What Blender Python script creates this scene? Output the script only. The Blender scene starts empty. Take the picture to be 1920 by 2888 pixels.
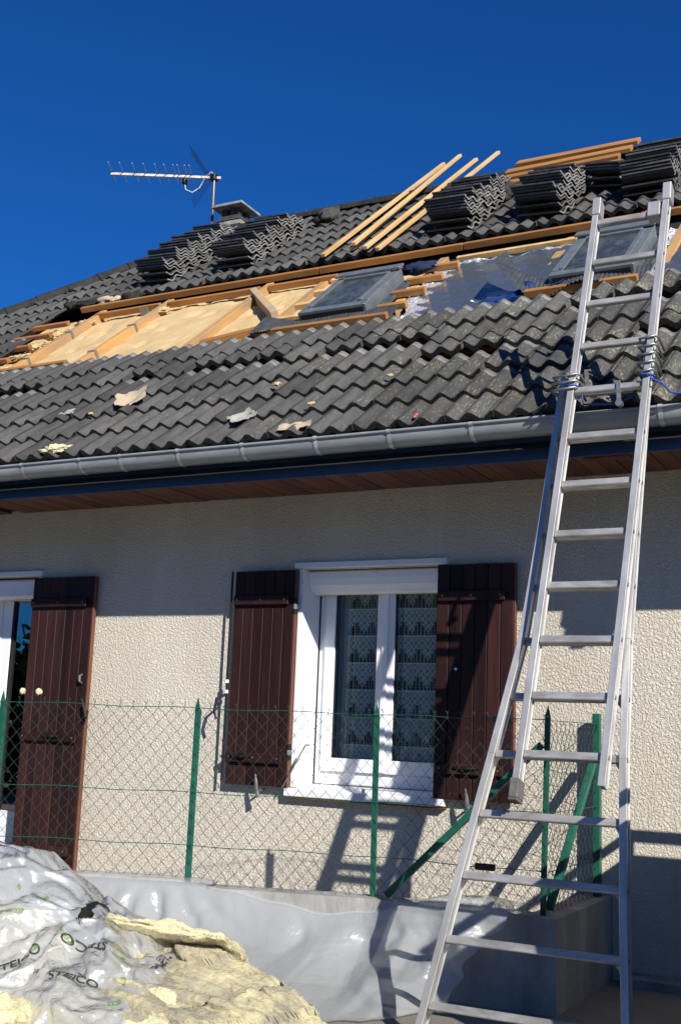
import bpy, bmesh, math, random
from mathutils import Vector as V, Matrix, noise, Euler
random.seed(11)
R = math.radians
S = bpy.context.scene
COL = S.collection

# ------------------------------------------------------------------ camera, sky, sun, exposure
F_PX, IMG_H = 3270.0, 2888.0
CAM = V((0, -6.9, 1.6))
YAW, PIT, ROL = R(-27.95), R(10.5), R(2.23)
fw = V((math.sin(YAW) * math.cos(PIT), math.cos(YAW) * math.cos(PIT), math.sin(PIT)))
r0 = V((math.cos(YAW), -math.sin(YAW), 0)); u0 = r0.cross(fw)
ri = r0 * math.cos(ROL) + u0 * math.sin(ROL)
up = u0 * math.cos(ROL) - r0 * math.sin(ROL)
cd = bpy.data.cameras.new('camera')
cam = bpy.data.objects.new('camera', cd); COL.objects.link(cam)
cd.sensor_fit = 'VERTICAL'; cd.sensor_height = 36.0; cd.sensor_width = 24.0
cd.lens = 36.0 * F_PX / IMG_H
cd.clip_end = 2000
cam.matrix_world = Matrix(((ri.x, up.x, -fw.x, CAM.x), (ri.y, up.y, -fw.y, CAM.y), (ri.z, up.z, -fw.z, CAM.z), (0, 0, 0, 1)))
S.camera = cam

SUN = V((1.25, -1.0, 0.94)).normalized()
w = bpy.data.worlds.new('World'); S.world = w; w.use_nodes = True
nt = w.node_tree; nt.nodes.clear()
sky = nt.nodes.new('ShaderNodeTexSky'); sky.sky_type = 'NISHITA'; sky.sun_disc = False
sky.sun_elevation = math.asin(SUN.z)
sky.sun_rotation = math.atan2(SUN.x, SUN.y)
sky.altitude = 900; sky.air_density = 1.0; sky.dust_density = 0.15; sky.ozone_density = 4.0
tint = nt.nodes.new('ShaderNodeMix'); tint.data_type = 'RGBA'; tint.blend_type = 'MULTIPLY'
tint.inputs['Factor'].default_value = 1.0
tint.inputs['B'].default_value = (0.105, 0.53, 1.10, 1)          # polarised, deep blue mountain sky
bg = nt.nodes.new('ShaderNodeBackground'); bg.inputs['Strength'].default_value = 0.068
wo = nt.nodes.new('ShaderNodeOutputWorld')
nt.links.new(sky.outputs[0], tint.inputs['A']); nt.links.new(tint.outputs['Result'], bg.inputs[0]); nt.links.new(bg.outputs[0], wo.inputs[0])

sd = bpy.data.lights.new('sun', 'SUN'); sd.energy = 5.0; sd.angle = R(0.5); sd.color = (1.0, 0.95, 0.87)
so = bpy.data.objects.new('sun', sd); COL.objects.link(so)
so.rotation_euler = SUN.to_track_quat('Z', 'Y').to_euler(); so.location = (10, -10, 12)
S.view_settings.view_transform = 'Standard'; S.view_settings.look = 'None'
S.view_settings.exposure = 0.45; S.view_settings.gamma = 1.0

# ------------------------------------------------------------------ materials
def mat(name, col=(0.5, 0.5, 0.5), rough=0.7, metal=0.0, var=0.0, vscale=6.0, bump=0.0, bscale=60.0, bdetail=4.0,
        spec=0.4, col2=None, stretch=(1, 1, 1), objrand=0.0, bdist=0.01, coord='Object', lo=0.35, hi=0.65):
    m = bpy.data.materials.new(name); m.use_nodes = True
    n = m.node_tree; N = n.nodes; L = n.links
    p = N['Principled BSDF']; m['p'] = 1
    p.inputs['Base Color'].default_value = (*col, 1); p.inputs['Roughness'].default_value = rough
    p.inputs['Metallic'].default_value = metal; p.inputs['Specular IOR Level'].default_value = spec
    if var > 0 or col2 or objrand > 0 or bump > 0:
        tc = N.new('ShaderNodeTexCoord'); mp = N.new('ShaderNodeMapping'); mp.inputs['Scale'].default_value = stretch
        L.new(tc.outputs[coord], mp.inputs[0])
        vec = mp.outputs[0]
        oi = N.new('ShaderNodeObjectInfo')
        ad = N.new('ShaderNodeVectorMath'); ad.operation = 'MULTIPLY_ADD'
        L.new(oi.outputs['Random'], ad.inputs[0]); ad.inputs[1].default_value = (37, 53, 71); L.new(vec, ad.inputs[2]); vec = ad.outputs[0]
        no = N.new('ShaderNodeTexNoise'); no.inputs['Scale'].default_value = vscale; no.inputs['Detail'].default_value = 6; no.inputs['Roughness'].default_value = 0.62
        L.new(vec, no.inputs['Vector'])
        mr = N.new('ShaderNodeMapRange'); mr.inputs['From Min'].default_value = lo; mr.inputs['From Max'].default_value = hi
        L.new(no.outputs['Fac'], mr.inputs['Value'])
        mx = N.new('ShaderNodeMix'); mx.data_type = 'RGBA'
        c2 = col2 if col2 else tuple(c * (1 - var) for c in col)
        mx.inputs['A'].default_value = (*col, 1); mx.inputs['B'].default_value = (*c2, 1)
        L.new(mr.outputs[0], mx.inputs['Factor'])
        out = mx.outputs['Result']
        if objrand > 0:
            hs = N.new('ShaderNodeHueSaturation'); ma = N.new('ShaderNodeMath'); ma.operation = 'MULTIPLY_ADD'
            ma.inputs[1].default_value = 2 * objrand; ma.inputs[2].default_value = 1 - objrand
            L.new(oi.outputs['Random'], ma.inputs[0]); L.new(ma.outputs[0], hs.inputs['Value']); L.new(out, hs.inputs['Color']); out = hs.outputs[0]
        L.new(out, p.inputs['Base Color'])
        if bump > 0:
            nb = N.new('ShaderNodeTexNoise'); nb.inputs['Scale'].default_value = bscale; nb.inputs['Detail'].default_value = bdetail
            L.new(vec, nb.inputs['Vector'])
            b = N.new('ShaderNodeBump'); b.inputs['Strength'].default_value = bump; b.inputs['Distance'].default_value = bdist
            L.new(nb.outputs['Fac'], b.inputs['Height']); L.new(b.outputs[0], p.inputs['Normal'])
    return m

def nodes(m): return m.node_tree.nodes, m.node_tree.links, m.node_tree.nodes['Principled BSDF']

M = {}
# sprayed roughcast: flattened lumps, about 12 mm
def make_render():
    m = mat('roughcast', (0.62, 0.575, 0.49), 0.95, spec=0.1)
    N, L, p = nodes(m)
    tc = N.new('ShaderNodeTexCoord')
    n1 = N.new('ShaderNodeTexNoise'); n1.inputs['Scale'].default_value = 66; n1.inputs['Detail'].default_value = 5; n1.inputs['Roughness'].default_value = 0.55; n1.inputs['Distortion'].default_value = 0.6
    vo = N.new('ShaderNodeTexVoronoi'); vo.inputs['Scale'].default_value = 95; vo.feature = 'SMOOTH_F1'
    n2 = N.new('ShaderNodeTexNoise'); n2.inputs['Scale'].default_value = 1.3; n2.inputs['Detail'].default_value = 6; n2.inputs['Roughness'].default_value = 0.7
    mpw = N.new('ShaderNodeMapping'); mpw.inputs['Scale'].default_value = (1, 1, 0.3); L.new(tc.outputs['Object'], mpw.inputs[0]); L.new(mpw.outputs[0], n2.inputs['Vector'])
    for q in (n1, vo): L.new(tc.outputs['Object'], q.inputs['Vector'])
    mr = N.new('ShaderNodeMapRange'); mr.inputs['From Min'].default_value = 0.38; mr.inputs['From Max'].default_value = 0.60; L.new(n1.outputs['Fac'], mr.inputs['Value'])
    ad = N.new('ShaderNodeMath'); ad.operation = 'MULTIPLY_ADD'; ad.inputs[1].default_value = -0.5
    L.new(vo.outputs['Distance'], ad.inputs[0]); L.new(mr.outputs[0], ad.inputs[2])
    b = N.new('ShaderNodeBump'); b.inputs['Strength'].default_value = 1.0; b.inputs['Distance'].default_value = 0.0052
    L.new(ad.outputs[0], b.inputs['Height']); L.new(b.outputs[0], p.inputs['Normal'])
    mx = N.new('ShaderNodeMix'); mx.data_type = 'RGBA'; mx.inputs['A'].default_value = (0.70, 0.65, 0.55, 1); mx.inputs['B'].default_value = (0.58, 0.53, 0.44, 1)
    m2 = N.new('ShaderNodeMapRange'); m2.inputs['From Min'].default_value = 0.35; m2.inputs['From Max'].default_value = 0.7; L.new(n2.outputs['Fac'], m2.inputs['Value'])
    L.new(m2.outputs[0], mx.inputs['Factor']); L.new(mx.outputs['Result'], p.inputs['Base Color'])
    return m
M['render'] = make_render()

def make_tile():
    m = mat('concrete_tile', (0.07, 0.068, 0.066), 0.88, spec=0.2)
    N, L, p = nodes(m)
    tc = N.new('ShaderNodeTexCoord'); oi = N.new('ShaderNodeObjectInfo'); ge = N.new('ShaderNodeNewGeometry')
    ad = N.new('ShaderNodeVectorMath'); ad.operation = 'MULTIPLY_ADD'; ad.inputs[1].default_value = (13, 29, 41)
    L.new(oi.outputs['Random'], ad.inputs[0]); L.new(tc.outputs['Object'], ad.inputs[2])
    st = N.new('ShaderNodeMapping'); st.inputs['Scale'].default_value = (1, 0.25, 1); L.new(ad.outputs[0], st.inputs[0])
    n1 = N.new('ShaderNodeTexNoise'); n1.inputs['Scale'].default_value = 16; n1.inputs['Detail'].default_value = 7; n1.inputs['Roughness'].default_value = 0.7; L.new(st.outputs[0], n1.inputs['Vector'])
    mx = N.new('ShaderNodeMix'); mx.data_type = 'RGBA'; mx.inputs['A'].default_value = (0.050, 0.0495, 0.048, 1); mx.inputs['B'].default_value = (0.088, 0.086, 0.081, 1)
    r1 = N.new('ShaderNodeMapRange'); r1.inputs['From Min'].default_value = 0.35; r1.inputs['From Max'].default_value = 0.68; L.new(n1.outputs['Fac'], r1.inputs['Value']); L.new(r1.outputs[0], mx.inputs['Factor'])
    # insulation dust and lichen: flecks, thicker towards the ladder end of the lower field
    n2 = N.new('ShaderNodeTexNoise'); n2.inputs['Scale'].default_value = 80; n2.inputs['Detail'].default_value = 5; n2.inputs['Roughness'].default_value = 0.75; L.new(st.outputs[0], n2.inputs['Vector'])
    n3 = N.new('ShaderNodeTexNoise'); n3.inputs['Scale'].default_value = 2.2; n3.inputs['Detail'].default_value = 3; L.new(ge.outputs['Position'], n3.inputs['Vector'])
    sx = N.new('ShaderNodeSeparateXYZ'); L.new(ge.outputs['Position'], sx.inputs[0])
    rx = N.new('ShaderNodeMapRange'); rx.inputs['From Min'].default_value = -6.0; rx.inputs['From Max'].default_value = -1.6; rx.inputs['To Min'].default_value = -0.10; rx.inputs['To Max'].default_value = 0.025; L.new(sx.outputs['X'], rx.inputs['Value'])
    rz = N.new('ShaderNodeMapRange'); rz.inputs['From Min'].default_value = 5.2; rz.inputs['From Max'].default_value = 6.4; rz.inputs['To Min'].default_value = 0.0; rz.inputs['To Max'].default_value = -0.3; L.new(sx.outputs['Z'], rz.inputs['Value'])
    a1 = N.new('ShaderNodeMath'); a1.operation = 'MULTIPLY_ADD'; a1.inputs[1].default_value = 0.35; L.new(n3.outputs['Fac'], a1.inputs[0]); L.new(n2.outputs['Fac'], a1.inputs[2])
    a2 = N.new('ShaderNodeMath'); a2.operation = 'ADD'; L.new(a1.outputs[0], a2.inputs[0]); L.new(rx.outputs[0], a2.inputs[1])
    a3 = N.new('ShaderNodeMath'); a3.operation = 'ADD'; L.new(a2.outputs[0], a3.inputs[0]); L.new(rz.outputs[0], a3.inputs[1])
    r2 = N.new('ShaderNodeMapRange'); r2.inputs['From Min'].default_value = 0.73; r2.inputs['From Max'].default_value = 0.90; L.new(a3.outputs[0], r2.inputs['Value'])
    m2 = N.new('ShaderNodeMix'); m2.data_type = 'RGBA'; m2.inputs['B'].default_value = (0.30, 0.27, 0.17, 1)
    L.new(r2.outputs[0], m2.inputs['Factor']); L.new(mx.outputs['Result'], m2.inputs['A'])
    hs = N.new('ShaderNodeHueSaturation'); ma = N.new('ShaderNodeMath'); ma.operation = 'MULTIPLY_ADD'; ma.inputs[1].default_value = 0.60; ma.inputs[2].default_value = 0.74
    L.new(oi.outputs['Random'], ma.inputs[0]); L.new(ma.outputs[0], hs.inputs['Value']); L.new(m2.outputs['Result'], hs.inputs['Color'])
    L.new(hs.outputs[0], p.inputs['Base Color'])
    b = N.new('ShaderNodeBump'); b.inputs['Strength'].default_value = 0.5; b.inputs['Distance'].default_value = 0.003; L.new(n2.outputs['Fac'], b.inputs['Height']); L.new(b.outputs[0], p.inputs['Normal'])
    return m
M['tile'] = make_tile()
M['tile_edge'] = mat('tile_algae_shade_edge', (0.008, 0.009, 0.008), 0.9, var=0.6, vscale=60, bump=0.8, bscale=90, col2=(0.03, 0.03, 0.025), bdist=0.006)  # black of the algae, with the shade on the noses put into the colour
M['tile_head'] = mat('tile_clean_head', (0.24, 0.235, 0.22), 0.9, var=0.5, vscale=30, objrand=0.2)
M['stack_tile'] = mat('stacked_tile', (0.026, 0.026, 0.026), 0.6, var=0.5, vscale=14, col2=(0.05, 0.049, 0.046), objrand=0.35, bump=0.2, bscale=60, spec=0.6)
M['cap'] = mat('ridge_cap_concrete', (0.035, 0.035, 0.034), 0.9, var=0.4, vscale=10, objrand=0.2, bump=0.3, bscale=60, spec=0.15)
M['stack_side_glint'] = mat('stacked_tile_side_glint', (0.10, 0.10, 0.097), 0.5, var=0.6, vscale=12, col2=(0.045, 0.045, 0.043), objrand=0.5, spec=0.5)  # glint along the long edges put into the colour, paler than the top
M['stack_end'] = mat('stacked_tile_end', (0.26, 0.255, 0.24), 0.85, var=0.5, vscale=25, col2=(0.14, 0.138, 0.13), objrand=0.4)
M['fibre'] = mat('wood_fibre', (0.57, 0.425, 0.225), 0.95, vscale=3.0, col2=(0.49, 0.345, 0.17), bump=0.5, bscale=45, spec=0.1)
M['timber'] = mat('new_timber', (0.40, 0.19, 0.055), 0.7, vscale=9, col2=(0.27, 0.115, 0.032), stretch=(0.15, 1, 1), objrand=0.15, bump=0.15, bscale=40)
M['timber_y'] = mat('rafter_timber', (0.50, 0.27, 0.08), 0.7, vscale=7, col2=(0.30, 0.20, 0.11), stretch=(1, 0.2, 1), objrand=0.12, bump=0.2, bscale=30)
M['batten'] = mat('treated_batten', (0.36, 0.15, 0.05), 0.75, vscale=9, col2=(0.25, 0.10, 0.035), stretch=(0.15, 1, 1), objrand=0.2)
M['pale'] = mat('pale_batten', (0.68, 0.47, 0.23), 0.65, vscale=10, col2=(0.52, 0.31, 0.11), stretch=(1, 0.12, 1), objrand=0.12, bump=0.1, bscale=30)
M['grey_timber'] = mat('grey_timber', (0.34, 0.27, 0.20), 0.8, vscale=8, col2=(0.48, 0.33, 0.16), stretch=(1, 0.2, 1))
M['underlay'] = mat('dark_underlay', (0.018, 0.016, 0.014), 0.9, var=0.4)
M['zinc'] = mat('zinc_gutter', (0.33, 0.36, 0.37), 0.5, metal=0.2, vscale=7, col2=(0.24, 0.27, 0.28), stretch=(0.5, 1, 3), bump=0.08, bscale=30)
M['zinc_bright'] = mat('zinc_clip', (0.55, 0.58, 0.59), 0.4, metal=0.4, var=0.3)
M['fascia'] = mat('fascia_paint', (0.022, 0.055, 0.135), 0.5, var=0.25, vscale=3, stretch=(0.3, 1, 4))
M['soffit'] = mat('soffit_wood', (0.17, 0.058, 0.032), 0.5, vscale=9, col2=(0.10, 0.034, 0.02), stretch=(1, 0.12, 1), objrand=0.3)
M['shutter'] = mat('stained_shutter', (0.040, 0.014, 0.012), 0.5, vscale=8, col2=(0.017, 0.007, 0.007), stretch=(1, 1, 0.12), objrand=0.35, bump=0.2, bscale=50, spec=0.25)
M['shutter_edge'] = mat('shutter_edge', (0.17, 0.06, 0.03), 0.5, vscale=8, col2=(0.11, 0.035, 0.02), stretch=(1, 1, 0.15))
M['iron'] = mat('black_iron', (0.02, 0.02, 0.02), 0.5, metal=0.5)
M['steel'] = mat('dull_steel', (0.35, 0.35, 0.34), 0.45, metal=0.7, var=0.4, vscale=40)
M['pvc'] = mat('white_pvc', (0.80, 0.81, 0.82), 0.35, var=0.04, vscale=3)
M['seal'] = mat('rubber_seal', (0.01, 0.01, 0.01), 0.7)
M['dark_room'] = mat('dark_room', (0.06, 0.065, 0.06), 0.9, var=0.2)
M['concrete'] = mat('old_concrete', (0.36, 0.358, 0.34), 0.92, vscale=4.2, col2=(0.20, 0.198, 0.188), bump=0.6, bscale=55, stretch=(1, 1, 0.45), bdist=0.006)
M['chimney'] = mat('chimney_concrete', (0.33, 0.33, 0.31), 0.9, vscale=8, col2=(0.17, 0.17, 0.165), bump=0.3, bscale=60)
M['chimney_dark'] = mat('chimney_sooted', (0.06, 0.058, 0.055), 0.9, var=0.5, vscale=8, bump=0.3, bscale=50)
M['alu'] = mat('ladder_aluminium', (0.62, 0.61, 0.585), 0.40, metal=0.5, vscale=9, col2=(0.40, 0.395, 0.38), stretch=(1, 1, 0.2), bump=0.05, bscale=80)
M['alu_rung'] = mat('rung_aluminium', (0.52, 0.51, 0.49), 0.45, metal=0.5, vscale=22, col2=(0.30, 0.29, 0.275), stretch=(0.3, 1, 1))
M['rubber'] = mat('grey_rubber', (0.14, 0.135, 0.13), 0.8, var=0.3, vscale=30)
M['rope'] = mat('blue_rope', (0.02, 0.09, 0.42), 0.7, var=0.4, vscale=90)
M['green'] = mat('fence_green', (0.013, 0.115, 0.075), 0.45, var=0.3, vscale=12, objrand=0.1)
M['wire'] = mat('coated_wire', (0.025, 0.05, 0.04), 0.55, var=0.4, vscale=20)
M['black'] = mat('black_plastic', (0.012, 0.013, 0.013), 0.5)
M['asphalt'] = mat('gravel_asphalt', (0.25, 0.23, 0.195), 0.95, vscale=3.0, col2=(0.19, 0.175, 0.15), bump=0.8, bscale=150, coord='Object', bdist=0.008)
M['lead'] = mat('lead_flashing', (0.085, 0.095, 0.10), 0.5, metal=0.3, vscale=14, col2=(0.05, 0.055, 0.06), bump=0.15, bscale=30)
M['roofwin'] = mat('roof_window_alu', (0.20, 0.23, 0.245), 0.42, metal=0.35, vscale=12, col2=(0.14, 0.165, 0.18))
M['wool'] = mat('glass_wool', (0.74, 0.67, 0.41), 1.0, vscale=4, col2=(0.52, 0.47, 0.33), bump=0.8, bscale=70, bdetail=8, bdist=0.012, spec=0.05, stretch=(1, 1, 3), lo=0.42, hi=0.72)
M['wool_grey'] = mat('dusty_glass_wool', (0.27, 0.25, 0.19), 1.0, vscale=6, col2=(0.54, 0.48, 0.29), bump=0.8, bscale=60, bdetail=8, bdist=0.012, spec=0.05, stretch=(1, 1, 3))
M['cardboard'] = mat('torn_paper', (0.50, 0.40, 0.27), 0.9, var=0.25, vscale=8)
M['slate_scrap'] = mat('grey_scrap', (0.36, 0.35, 0.30), 0.9, var=0.2)
M['orange'] = mat('orange_strap', (0.65, 0.10, 0.03), 0.7, var=0.3, vscale=20)
M['navy'] = mat('navy_cloth', (0.015, 0.025, 0.07), 0.85, var=0.3)
M['pinkred'] = mat('pink_plastic', (0.65, 0.10, 0.14), 0.5)
M['bluefilm'] = mat('blue_film', (0.012, 0.04, 0.15), 0.35, var=0.4, vscale=6)
M['ink'] = mat('black_print', (0.035, 0.035, 0.04), 0.6)
M['ink_green'] = mat('green_print', (0.10, 0.22, 0.04), 0.6)
M['leaf'] = mat('hedge_leaf', (0.055, 0.13, 0.045), 0.6, var=0.5, vscale=2)
M['trailer'] = mat('trailer_paint', (0.20, 0.21, 0.22), 0.5, var=0.3)
M['boom'] = mat('antenna_boom', (0.62, 0.60, 0.54), 0.5, metal=0.4, var=0.4, vscale=15)
M['rust'] = mat('rusty_mast', (0.16, 0.07, 0.045), 0.8, var=0.5, vscale=20)
M['cable'] = mat('pale_cable', (0.60, 0.58, 0.52), 0.6)

def make_foil():
    m = mat('foil_membrane', (0.38, 0.45, 0.49), 0.22, metal=0.85)
    N, L, p = nodes(m)
    tc = N.new('ShaderNodeTexCoord')
    mp = N.new('ShaderNodeMapping'); mp.inputs['Scale'].default_value = (1, 1.4, 1); mp.inputs['Rotation'].default_value = (0, 0, 0.5); L.new(tc.outputs['Object'], mp.inputs[0])
    n1 = N.new('ShaderNodeTexNoise'); n1.inputs['Scale'].default_value = 5; n1.inputs['Detail'].default_value = 5; n1.inputs['Distortion'].default_value = 1.2; L.new(mp.outputs[0], n1.inputs['Vector'])
    b = N.new('ShaderNodeBump'); b.inputs['Strength'].default_value = 0.22; b.inputs['Distance'].default_value = 0.03; L.new(n1.outputs['Fac'], b.inputs['Height']); L.new(b.outputs[0], p.inputs['Normal'])
    return m
M['foil'] = make_foil()
M['foil_edge'] = mat('crumpled_foil', (0.82, 0.82, 0.82), 0.30, metal=0.6, bump=1.0, bscale=30, bdist=0.03)

def make_glass(name, tintc, transp, ior=1.32):
    m = bpy.data.materials.new(name); m.use_nodes = True
    N, L = m.node_tree.nodes, m.node_tree.links; N.clear()
    o = N.new('ShaderNodeOutputMaterial'); g = N.new('ShaderNodeBsdfGlossy'); g.inputs['Roughness'].default_value = 0.01
    t = N.new('ShaderNodeBsdfTransparent'); t.inputs[0].default_value = (*tintc, 1)
    f = N.new('ShaderNodeFresnel'); f.inputs[0].default_value = ior
    a = N.new('ShaderNodeMath'); a.operation = 'MULTIPLY_ADD'; a.inputs[1].default_value = 1.0; a.inputs[2].default_value = transp
    x = N.new('ShaderNodeMixShader'); L.new(f.outputs[0], a.inputs[0]); L.new(a.outputs[0], x.inputs[0]); L.new(t.outputs[0], x.inputs[1]); L.new(g.outputs[0], x.inputs[2]); L.new(x.outputs[0], o.inputs[0])
    return m
M['glass'] = make_glass('window_glass', (0.95, 0.98, 0.96), 0.0)
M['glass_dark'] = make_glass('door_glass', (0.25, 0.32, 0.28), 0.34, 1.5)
def make_roofglass():
    m = mat('dusty_roof_glass', (0.035, 0.045, 0.05), 0.22, vscale=14, col2=(0.10, 0.105, 0.10), spec=0.8, lo=0.4, hi=0.66, stretch=(1, .5, 1))
    return m
M['roofglass'] = make_roofglass()

def make_film(name, transp, base, rough, bscale, bstr, gloss):
    m = bpy.data.materials.new(name); m.use_nodes = True
    N, L = m.node_tree.nodes, m.node_tree.links; N.clear()
    o = N.new('ShaderNodeOutputMaterial')
    tc = N.new('ShaderNodeTexCoord')
    n1 = N.new('ShaderNodeTexNoise'); n1.inputs['Scale'].default_value = bscale; n1.inputs['Detail'].default_value = 4; n1.inputs['Distortion'].default_value = 1.5; L.new(tc.outputs['Object'], n1.inputs['Vector'])
    b = N.new('ShaderNodeBump'); b.inputs['Strength'].default_value = bstr; b.inputs['Distance'].default_value = 0.04; L.new(n1.outputs['Fac'], b.inputs['Height'])
    d = N.new('ShaderNodeBsdfDiffuse'); d.inputs[0].default_value = (*base, 1); L.new(b.outputs[0], d.inputs['Normal'])
    tl = N.new('ShaderNodeBsdfTranslucent'); tl.inputs[0].default_value = (*base, 1)
    m1 = N.new('ShaderNodeMixShader'); m1.inputs[0].default_value = 0.35; L.new(d.outputs[0], m1.inputs[1]); L.new(tl.outputs[0], m1.inputs[2])
    tr = N.new('ShaderNodeBsdfTransparent'); tr.inputs[0].default_value = (0.93, 0.95, 0.96, 1)
    m2 = N.new('ShaderNodeMixShader'); m2.inputs[0].default_value = transp; L.new(m1.outputs[0], m2.inputs[1]); L.new(tr.outputs[0], m2.inputs[2])
    g = N.new('ShaderNodeBsdfGlossy'); g.inputs['Roughness'].default_value = rough; L.new(b.outputs[0], g.inputs['Normal'])
    f = N.new('ShaderNodeLayerWeight'); f.inputs['Blend'].default_value = 0.5; L.new(b.outputs[0], f.inputs['Normal'])
    pw = N.new('ShaderNodeMath'); pw.operation = 'POWER'; pw.inputs[1].default_value = 4.0; L.new(f.outputs['Facing'], pw.inputs[0])
    a = N.new('ShaderNodeMath'); a.operation = 'MULTIPLY_ADD'; a.inputs[1].default_value = 0.7 * gloss; a.inputs[2].default_value = 0.05 * gloss; a.use_clamp = True; L.new(pw.outputs[0], a.inputs[0])
    m3 = N.new('ShaderNodeMixShader'); L.new(a.outputs[0], m3.inputs[0]); L.new(m2.outputs[0], m3.inputs[1]); L.new(g.outputs[0], m3.inputs[2])
    L.new(m3.outputs[0], o.inputs[0])
    return m
M['sheet'] = make_film('polythene_sheet', 0.46, (0.60, 0.625, 0.64), 0.24, 9.0, 0.18, 0.9)
M['film'] = make_film('packaging_film', 0.52, (0.80, 0.82, 0.83), 0.08, 22.0, 0.30, 3.4)

def make_lace():
    m = bpy.data.materials.new('lace'); m.use_nodes = True
    N, L = m.node_tree.nodes, m.node_tree.links; N.clear()
    def math_(op, a, b=None, c=None):
        n = N.new('ShaderNodeMath'); n.operation = op
        for i, q in enumerate((a, b, c)):
            if q is None: continue
            if isinstance(q, (int, float)): n.inputs[i].default_value = q
            else: L.new(q, n.inputs[i])
        return n.outputs[0]
    tc = N.new('ShaderNodeTexCoord'); sp = N.new('ShaderNodeSeparateXYZ'); L.new(tc.outputs['Object'], sp.inputs[0])
    X, Z = sp.outputs['X'], sp.outputs['Z']
    bandv = math_('FRACT', math_('DIVIDE', Z, 0.185))             # one band of the pattern, 0 bottom .. 1 top
    # diamonds in the upper part
    du = math_('ABSOLUTE', math_('SUBTRACT', math_('FRACT', math_('DIVIDE', X, 0.040)), 0.5))
    dv = math_('ABSOLUTE', math_('SUBTRACT', math_('FRACT', math_('DIVIDE', Z, 0.0463)), 0.5))
    dd = math_('ADD', du, dv)
    ring = math_('LESS_THAN', math_('ABSOLUTE', math_('SUBTRACT', dd, 0.5)), 0.13)
    core = math_('LESS_THAN', dd, 0.14)
    ring = math_('MAXIMUM', ring, core)
    # pointed groups of open columns in the lower part
    tri = math_('ABSOLUTE', math_('SUBTRACT', math_('FRACT', math_('DIVIDE', X, 0.12)), 0.5))
    edge = math_('MULTIPLY_ADD', tri, -0.85, 0.56)
    low = math_('LESS_THAN', bandv, edge)
    col = math_('LESS_THAN', math_('ABSOLUTE', math_('SUBTRACT', math_('FRACT', math_('DIVIDE', X, 0.024)), 0.5)), 0.24)
    dots = math_('GREATER_THAN', math_('FRACT', math_('DIVIDE', Z, 0.02)), 0.15)
    dark = math_('MULTIPLY', low, math_('MULTIPLY', col, dots))
    inv = math_('SUBTRACT', 1.0, low)
    pat = math_('MULTIPLY_ADD', math_('MULTIPLY', inv, ring), 0.42, 0.40)
    pat = math_('SUBTRACT', pat, math_('MULTIPLY', dark, 0.38))
    hem = math_('LESS_THAN', bandv, 0.05)
    fac = math_('MAXIMUM', pat, math_('MULTIPLY', hem, 0.9))
    d = N.new('ShaderNodeBsdfDiffuse'); d.inputs[0].default_value = (0.93, 0.94, 0.90, 1)
    tl = N.new('ShaderNodeBsdfTranslucent'); tl.inputs[0].default_value = (0.93, 0.94, 0.90, 1)
    mm = N.new('ShaderNodeMixShader'); mm.inputs[0].default_value = 0.15; L.new(d.outputs[0], mm.inputs[1]); L.new(tl.outputs[0], mm.inputs[2])
    tr = N.new('ShaderNodeBsdfTransparent')
    x = N.new('ShaderNodeMixShader'); L.new(fac, x.inputs[0]); L.new(tr.outputs[0], x.inputs[1]); L.new(mm.outputs[0], x.inputs[2])
    o = N.new('ShaderNodeOutputMaterial'); L.new(x.outputs[0], o.inputs[0])
    return m
M['lace'] = make_lace()

# ------------------------------------------------------------------ helpers
def tag(o, label=None, cat=None, group=None, kind=None):
    if label: o['label'] = label
    if cat: o['category'] = cat
    if group: o['group'] = group
    if kind: o['kind'] = kind
    return o

def empty(name, loc, label, cat, group=None):
    o = bpy.data.objects.new(name, None); COL.objects.link(o); o.location = loc; o.empty_display_size = 0.2
    return tag(o, label, cat, group)

def world(o):
    m = o.matrix_basis.copy()
    if o.parent: m = world(o.parent) @ o.matrix_parent_inverse @ m
    return m
def attach(o, parent):
    if parent is not None:
        o.parent = parent; o.matrix_parent_inverse = world(parent).inverted()
    return o

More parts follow.
